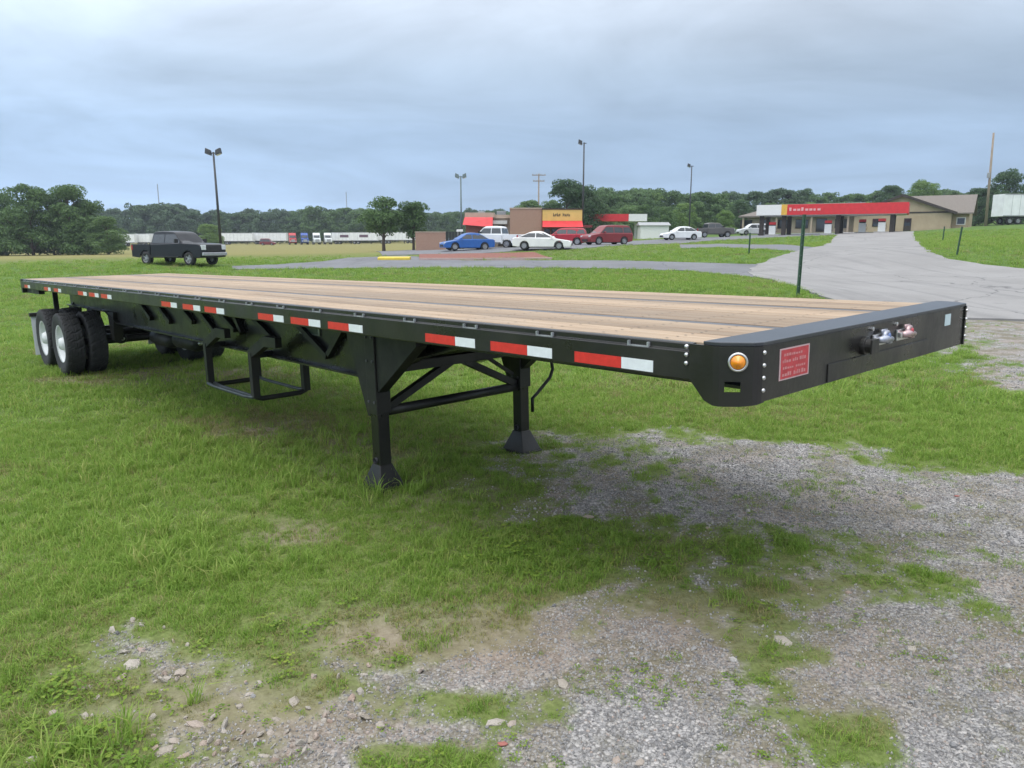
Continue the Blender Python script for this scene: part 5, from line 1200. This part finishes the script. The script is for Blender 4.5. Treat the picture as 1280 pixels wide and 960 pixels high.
for px, Y, yt, lb in ((203, 420, 230, 'thin far mast above the wood behind the pickup'), (435, 430, 240, 'thin far mast above the wood beyond the truck cabs')):
    p = spot(px, Y); e = empty('radio_mast', p, 0, label=lb, cat='mast'); h = P_(px, yt, Y, p[2])
    for k in range(3):
        a = k * 2.094; MB().tube([(0.4 * math.cos(a), 0.4 * math.sin(a), 0), (0.12 * math.cos(a), 0.12 * math.sin(a), h)], 0.08, 6).obj('mast_leg', GREYM, e)
    for z in np.arange(2, h, 2.5):
        w = 0.4 - 0.28 * z / h; MB().box(-w, w, -0.04, 0.04, -0.04, 0.04).obj('mast_rung', GREYM, e, loc=(0, 0, z))
GREENP = pm('green_post', (0.035, 0.085, 0.05), 0.5, var=0.2, scale=8)
for px, Y, yt, lean, lb in ((997, 22.5, 268, 0.6, 'tall green steel sign post standing behind the trailer deck'), (1196, 38, 283, 5.5, 'leaning green steel post on the right hand lawn'), (1178, 55, 283, 2, 'short green post further up the right hand lawn'), (936, 46, 291, 0, 'green steel post on the small grass island')):
    p = spot(px, Y); h = P_(px, yt, Y, p[2]); m = MB(); w = 0.03 if Y < 30 else 0.022
    m.box(-w, w, -0.006, 0.006, -0.3, h); m.box(-w - 0.02, -w, -0.03, 0.006, -0.3, h); m.box(w, w + 0.02, -0.03, 0.006, -0.3, h)
    e = empty('steel_post', p, 0, label=lb, cat='post'); e.rotation_euler = (0, R(lean), R(15)); m.obj('u_channel', GREENP, e)
    for z in np.arange(0.3, h - 0.1, 0.3): MB().lathe([(0.012, 0), (0.012, 0.004), (0, 0.005)], 8, 'y', (0, -0.012, z)).obj('bolt', GREYM, e)
a, b = ground_hit(472, 325.5), ground_hit(512, 325.5)
kb = MB(); d = Vector(b - a); Lk = d.length
prof = [(0.0, -0.1), (0.0, 0.16), (0.05, 0.22), (1.6, 0.24), (1.65, 0.18), (1.65, -0.1)]
kb.prism(prof, 0, Lk, 'yz'); o = kb.obj('yellow_kerb', pm('kerb_yellow', (0.62, 0.47, 0.06), 0.7, var=0.12, scale=3), None, bevel=0.02, loc=a)
o.rotation_euler = (0, 0, math.atan2(d.y, d.x)); tag(o, 'yellow painted kerb block at the car park entrance', 'kerb')
for p0, p1, lb in (((524, 325.3), (604, 325.3), 'left length of pale kerb edging the red mulch bed'), ((606, 325.2), (690, 324.6), 'right length of pale kerb edging the red mulch bed')):
    a, b = ground_hit(*p0), ground_hit(*p1); d = Vector(b - a)
    o = MB().box(0, d.length, -0.08, 0.08, -0.25, 0.16).obj('kerb', pm('kerb_pale', (0.40, 0.30, 0.28), 0.8, var=0.1), None, bevel=0.02, loc=a); o.rotation_euler = (0, -math.asin(d.z / d.length), math.atan2(d.y, d.x)); tag(o, lb, 'kerb')

# ------------------------------------------------------------------ trees
BARK = pm('bark', (0.085, 0.065, 0.05), 0.95, var=0.3, scale=3, bump=0.5, bscale=12)
LEAFS = {'mid': leafmat('leaf_mid', [(0.0, (0.055, 0.104, 0.039)), (0.45, (0.091, 0.165, 0.059)), (0.8, (0.134, 0.220, 0.076)), (1.0, (0.183, 0.268, 0.098))], 0.35),
         'dark': leafmat('leaf_dark', [(0.0, (0.039, 0.078, 0.036)), (0.5, (0.065, 0.124, 0.055)), (1.0, (0.111, 0.176, 0.078))], 0.3),
         'light': leafmat('leaf_light', [(0.0, (0.098, 0.171, 0.043)), (0.5, (0.152, 0.250, 0.067)), (1.0, (0.220, 0.317, 0.098))], 0.4),
         'blue': leafmat('leaf_blue', [(0.0, (0.049, 0.085, 0.049)), (0.5, (0.073, 0.128, 0.067)), (1.0, (0.110, 0.177, 0.085))], 0.3)}
def crown(seed, mat, n=5200, leaf=0.026, base=0.16, wid=0.34, lobes=26, skirt=False):
    """unit-height crown of leaf-sized faces on clumps"""
    r = np.random.default_rng(seed); v = []
    cs, rs = [], []
    for i in range(lobes):
        t = r.uniform(0, 1); z = base + (1 - base) * (0.08 + 0.80 * t)
        prof_ = math.sin(math.pi * min(1, 0.18 + 0.80 * t)) ** 0.7 if not skirt else math.sqrt(max(0.08, 1.0 - t ** 2.2 * 0.9))
        a = r.uniform(0, 6.283); d = wid * prof_ * math.sqrt(r.uniform(0.05, 1)) * 0.78
        cs.append((d * math.cos(a), d * math.sin(a), z)); rs.append(r.uniform(0.08, 0.15) * (1.15 - 0.35 * t))
    for q in range(7):
        a = r.uniform(0, 6.283); d = r.uniform(0.02, 0.2); cs.append((d * math.cos(a), d * math.sin(a), r.uniform(0.76, 0.89))); rs.append(r.uniform(0.09, 0.13))
    cs, rs = np.array(cs), np.array(rs); pr_ = rs ** 2 / (rs ** 2).sum()
    k = r.choice(len(rs), n, p=pr_)
    dr = r.normal(size=(n, 3)); dr /= np.linalg.norm(dr, axis=1, keepdims=True)
    dr[:, 2] = np.where(dr[:, 2] < -0.4, -dr[:, 2], dr[:, 2])
    c = cs[k] + dr * (rs[k] * (0.55 + 0.5 * np.sqrt(r.uniform(size=n))))[:, None] * np.array([1, 1, 0.82])
    c[:, 2] = np.where(c[:, 2] < 0.01, r.uniform(0.01, 0.06, n), np.minimum(c[:, 2], 1.0))
    nrm = dr + r.normal(0, 0.55, (n, 3)); nrm /= np.linalg.norm(nrm, axis=1, keepdims=True)
    up = r.normal(size=(n, 3)); a = np.cross(nrm, up); a /= np.linalg.norm(a, axis=1, keepdims=True); b = np.cross(nrm, a)
    s = leaf * r.uniform(0.55, 1.25, n)[:, None]
    V = np.stack([c - a * s * 0.6, c - b * s * 0.42, c + a * s * 0.6, c + b * s * 0.42], 1).reshape(-1, 3)
    F = np.arange(4 * n).reshape(n, 4)
    me = bpy.data.meshes.new('crown'); me.from_pydata(V.tolist(), [], F.tolist()); me.materials.append(mat)
    return me, cs
def trunk(seed, cs, base=0.16, r0=0.022):
    r = np.random.default_rng(seed); m = MB()
    m.tube([(0, 0, -0.03), (0.004, 0.0, base * 0.6), (-0.006, 0.004, base + 0.15), (0.005, 0.0, 0.62), (0, 0, 0.86)], [r0 * 1.25, r0, r0 * 0.8, r0 * 0.45, r0 * 0.15], 8)
    for c in cs[:12]:
        z = max(base * 0.9, c[2] - 0.14 - 0.3 * math.hypot(c[0], c[1])); m.tube([(0, 0, z), (c[0] * 0.5, c[1] * 0.5, z + (c[2] - z) * 0.4), tuple(c)], [r0 * 0.45, r0 * 0.3, r0 * 0.1], 5)
    me = bpy.data.meshes.new('trunk'); me.from_pydata(m.v, [], m.f); me.materials.append(BARK); return me
TP = {}
def tproto(kind, mat, var):
    k = (kind, mat, var)
    if k not in TP:
        pr_ = {'tree': dict(), 'full': dict(base=-0.06, skirt=True, wid=0.46, lobes=64, n=17000, leaf=0.0225), 'street': dict(base=0.22, wid=0.30, lobes=36, n=8000, leaf=0.027), 'bush': dict(base=0.0, skirt=True, wid=0.5, lobes=20, n=2600, leaf=0.045)}[kind]
        c, cs = crown(var * 7 + len(mat), LEAFS[mat], **pr_); TP[k] = (c, trunk(var, cs, pr_.get('base', 0.16) + 0.02))
    return TP[k]
def tree(px, Y, ytop, label, kind='tree', mat='mid', var=0, wide=1.0, group=None, name='leafy_tree', cat='tree'):
    p = spot(px, Y); h = P_(px, ytop, Y, p[2]); e = empty(name, p, random.uniform(0, 6.28), label=label, cat=cat, group=group)
    e.scale = (h * wide, h * wide, h)
    c, t = tproto(kind, mat, var)
    for nm, me in (('crown', c), ('trunk', t)): link(bpy.data.objects.new(nm, me), e)
    return e
tree(-22, 128, 236, 'broad tree cut off by the left edge of the photo', 'full', 'mid', 1, 1.15)
tree(8, 131, 237, 'leafy tree nearest the left edge of the photo', 'full', 'mid', 2, 1.0)
tree(42, 127, 226, 'tallest tree of the clump at the far left', 'full', 'mid', 3, 1.05)
tree(68, 133, 238, 'tree behind the gap between the two tallest left trees', 'full', 'dark', 1, 0.95)
tree(92, 128, 227, 'second tall tree of the left clump with dark top', 'full', 'mid', 4, 1.0)
tree(116, 131, 246, 'rounded lower tree on the right of the left clump', 'full', 'mid', 5, 1.05)
tree(136, 126, 268, 'smallest bushy tree ending the left clump', 'full', 'mid', 1, 1.3)
tree(263, 200, 278, 'small yellowish round tree beside the left lamp post', 'full', 'light', 2, 1.35)
tree(480, 100, 244, 'larger round street tree by the yellow kerb', 'street', 'mid', 1, 1.3)
tree(517, 101, 250, 'smaller round street tree left of the bin enclosure', 'street', 'mid', 2, 1.2)
tree(708, 125, 221, 'big round dark tree behind the restaurant sign', 'full', 'dark', 8, 1.1)
tree(728, 128, 230, 'dark tree right beside the big round one behind the restaurant', 'full', 'dark', 9, 1.1)
tree(664, 150, 247, 'light green tree behind the restaurant brick block', 'full', 'mid', 2, 1.3)
tree(690, 155, 248, 'green tree left behind the big dark tree', 'full', 'mid', 5, 1.1)
tree(905, 140, 262, 'low green tree left of the station wing', 'full', 'light', 3, 1.3)
tree(922, 150, 248, 'dark tree rising behind the low green one', 'full', 'dark', 4, 1.1)
tree(1111, 190, 229, 'dark round tree rising behind the red canopy', 'full', 'dark', 2, 1.1)
tree(1152, 180, 220, 'light green tall tree behind the station gable', 'full', 'light', 4, 1.0)
tree(1218, 150, 232, 'dark tree left of the big one by the white trailer', 'full', 'dark', 5, 1.1)
tree(1252, 146, 210, 'tallest dark tree behind the white semi trailer', 'full', 'dark', 1, 1.0)
tree(1286, 150, 222, 'dark tree cut off by the right edge of the photo', 'full', 'dark', 3, 1.1)
def wood(name, spans, seed, label):
    """far wood: overlapping crowns that read as one mass"""
    r = np.random.default_rng(seed); pts, rot, scl, ix = [], [], [], []
    kinds = ['blue', 'mid', 'dark', 'light']; protos = []
    for i, mt in enumerate(('blue', 'blue', 'mid', 'mid', 'dark', 'light')):
        me_, cs = crown(100 + i + seed, LEAFS[mt], n=6500, leaf=0.034, base=-0.05, wid=0.50, lobes=44, skirt=True)
        protos.append(link(bpy.data.objects.new('far_tree', me_)))
    for px0, px1, Y, yt, jit, step, opts in spans:
        px = px0
        while px < px1:
            Yd = Y + r.uniform(-18, 18); p = spot(px, Yd); h = P_(px, np.interp(px, (px0, px1), yt) if hasattr(yt, '__len__') else yt, Yd, p[2]) * r.uniform(1 - jit, 1.0 + jit * 0.3)
            w = h * r.uniform(0.85, 1.25); pts.append(p); rot.append((0, 0, r.uniform(0, 6.28))); scl.append((w, w, h)); ix.append(r.choice(opts)); px += step * r.uniform(0.6, 1.3)
    return scatter(name, pts, rot, scl, ix, protos, label, 'wood')
wood('far_wood', [(-140, 660, 350, (259, 260), 0.12, 12, (0, 1)), (130, 480, 325, (263, 266), 0.16, 14, (0, 1, 4)), (175, 235, 330, 251, 0.04, 14, (0, 1)), (380, 480, 310, (258, 258), 0.12, 11, (2, 3)), (480, 640, 320, (262, 262), 0.12, 12, (2, 3, 0))], 1, 'long dark wood along the horizon behind the far truck yard')
wood('middle_wood', [(730, 905, 190, (238, 236), 0.14, 14, (2, 3, 5)), (735, 900, 165, (252, 250), 0.16, 13, (2, 5, 3)), (745, 830, 205, (232, 233), 0.06, 14, (2, 3))], 2, 'green trees in a mass behind the small red and white canopy')
wood('station_wood', [(885, 1000, 210, (238, 233), 0.12, 11, (4, 0, 1)), (990, 1230, 225, (241, 234), 0.12, 12, (2, 3, 0)), (960, 1110, 190, (252, 250), 0.14, 12, (2, 5)), (1120, 1420, 215, (240, 230), 0.12, 13, (2, 4, 0))], 3, 'wooded ridge behind the filling station and its canopy')

# ------------------------------------------------------------------ loose larger rocks in the gravel
rocks = [rock_mesh(40 + i, PALE, 1, 0.6, 0.7) for i in range(5)]
rpx = [(166, 832, 30), (150, 848, 18), (106, 860, 20), (120, 872, 16), (66, 890, 18), (208, 846, 16), (245, 905, 22), (205, 938, 26), (232, 944, 22), (255, 930, 18), (300, 884, 15), (368, 876, 22), (345, 900, 14), (388, 925, 22), (150, 945, 20), (40, 950, 20),
       (178, 812, 14), (312, 868, 14), (330, 945, 18), (280, 915, 14), (475, 905, 16), (620, 903, 22), (704, 854, 24), (800, 950, 26), (690, 955, 22), (770, 948, 18), (735, 646, 20), (978, 802, 28), (988, 838, 16), (1140, 812, 20), (720, 686, 16), (640, 905, 14), (455, 842, 14), (545, 830, 10), (860, 780, 12), (1060, 740, 12)]
src = rocks[:]
for i, (px, py, wpx) in enumerate(rpx):
    p = ground_hit(px, py); dep = math.hypot(p[1], p[0], p[2] - CAMZ); s = wpx / FPX * dep / 2.7
    o = inst(rocks[i % 5], 'loose_rock'); o.location = (p[0], p[1], float(surf(p[0], p[1])) + s * 0.02); o.rotation_euler = (random.uniform(-0.2, 0.2), random.uniform(-0.2, 0.2), random.uniform(0, 6.28)); o.scale = (s * 1.15, s * 0.9, s * random.uniform(0.7, 1.0))
    lb = {0: 'largest pale rock in the weedy rubble at lower left', 22: 'pale rock beside the grass clump at the bottom centre', 26: 'pale flat stone in the grass right of the near landing leg', 27: 'pale flat stone in the gravel right of the grass patch', 23: 'pale rock at the bottom edge right of centre', 14: 'pale rock at the bottom edge at lower left', 11: 'pale rock left of the bottom grass clump'}.get(i)
    tag(o, lb or 'small pale limestone rock lying loose in the gravel', 'rock', 'loose rocks in the gravel')
for o in src: bpy.data.objects.remove(o)
RB = pm('brick_scrap', (0.30, 0.11, 0.09), 0.8, var=0.2, scale=30)
for px, py, lb in ((1196, 622, 'small red scrap lying on the gravel at right'), (628, 932, 'small reddish brick scrap in the gravel at bottom')):
    p = ground_hit(px, py); o = rock_mesh(77, RB, 1, 0.4); o.name = 'red_scrap'; o.location = (p[0], p[1], float(surf(p[0], p[1])) + 0.006); o.scale = (0.026, 0.015, 0.02); tag(o, lb, 'scrap')

# ------------------------------------------------------------------ air
HAZE = bpy.data.materials.new('thin_haze'); HAZE.use_nodes = True
hn = HAZE.node_tree; hn.nodes.remove(hn.nodes['Principled BSDF'])
pv = hn.nodes.new('ShaderNodeVolumePrincipled'); pv.inputs['Color'].default_value = (0.80, 0.88, 1.0, 1); pv.inputs['Density'].default_value = 0.0003; pv.inputs['Anisotropy'].default_value = 0.2
hn.links.new(pv.outputs[0], hn.nodes['Material Output'].inputs['Volume'])
tag(MB().box(-960, 960, -960, 960, -8, 46).obj('haze', HAZE), kind='stuff')
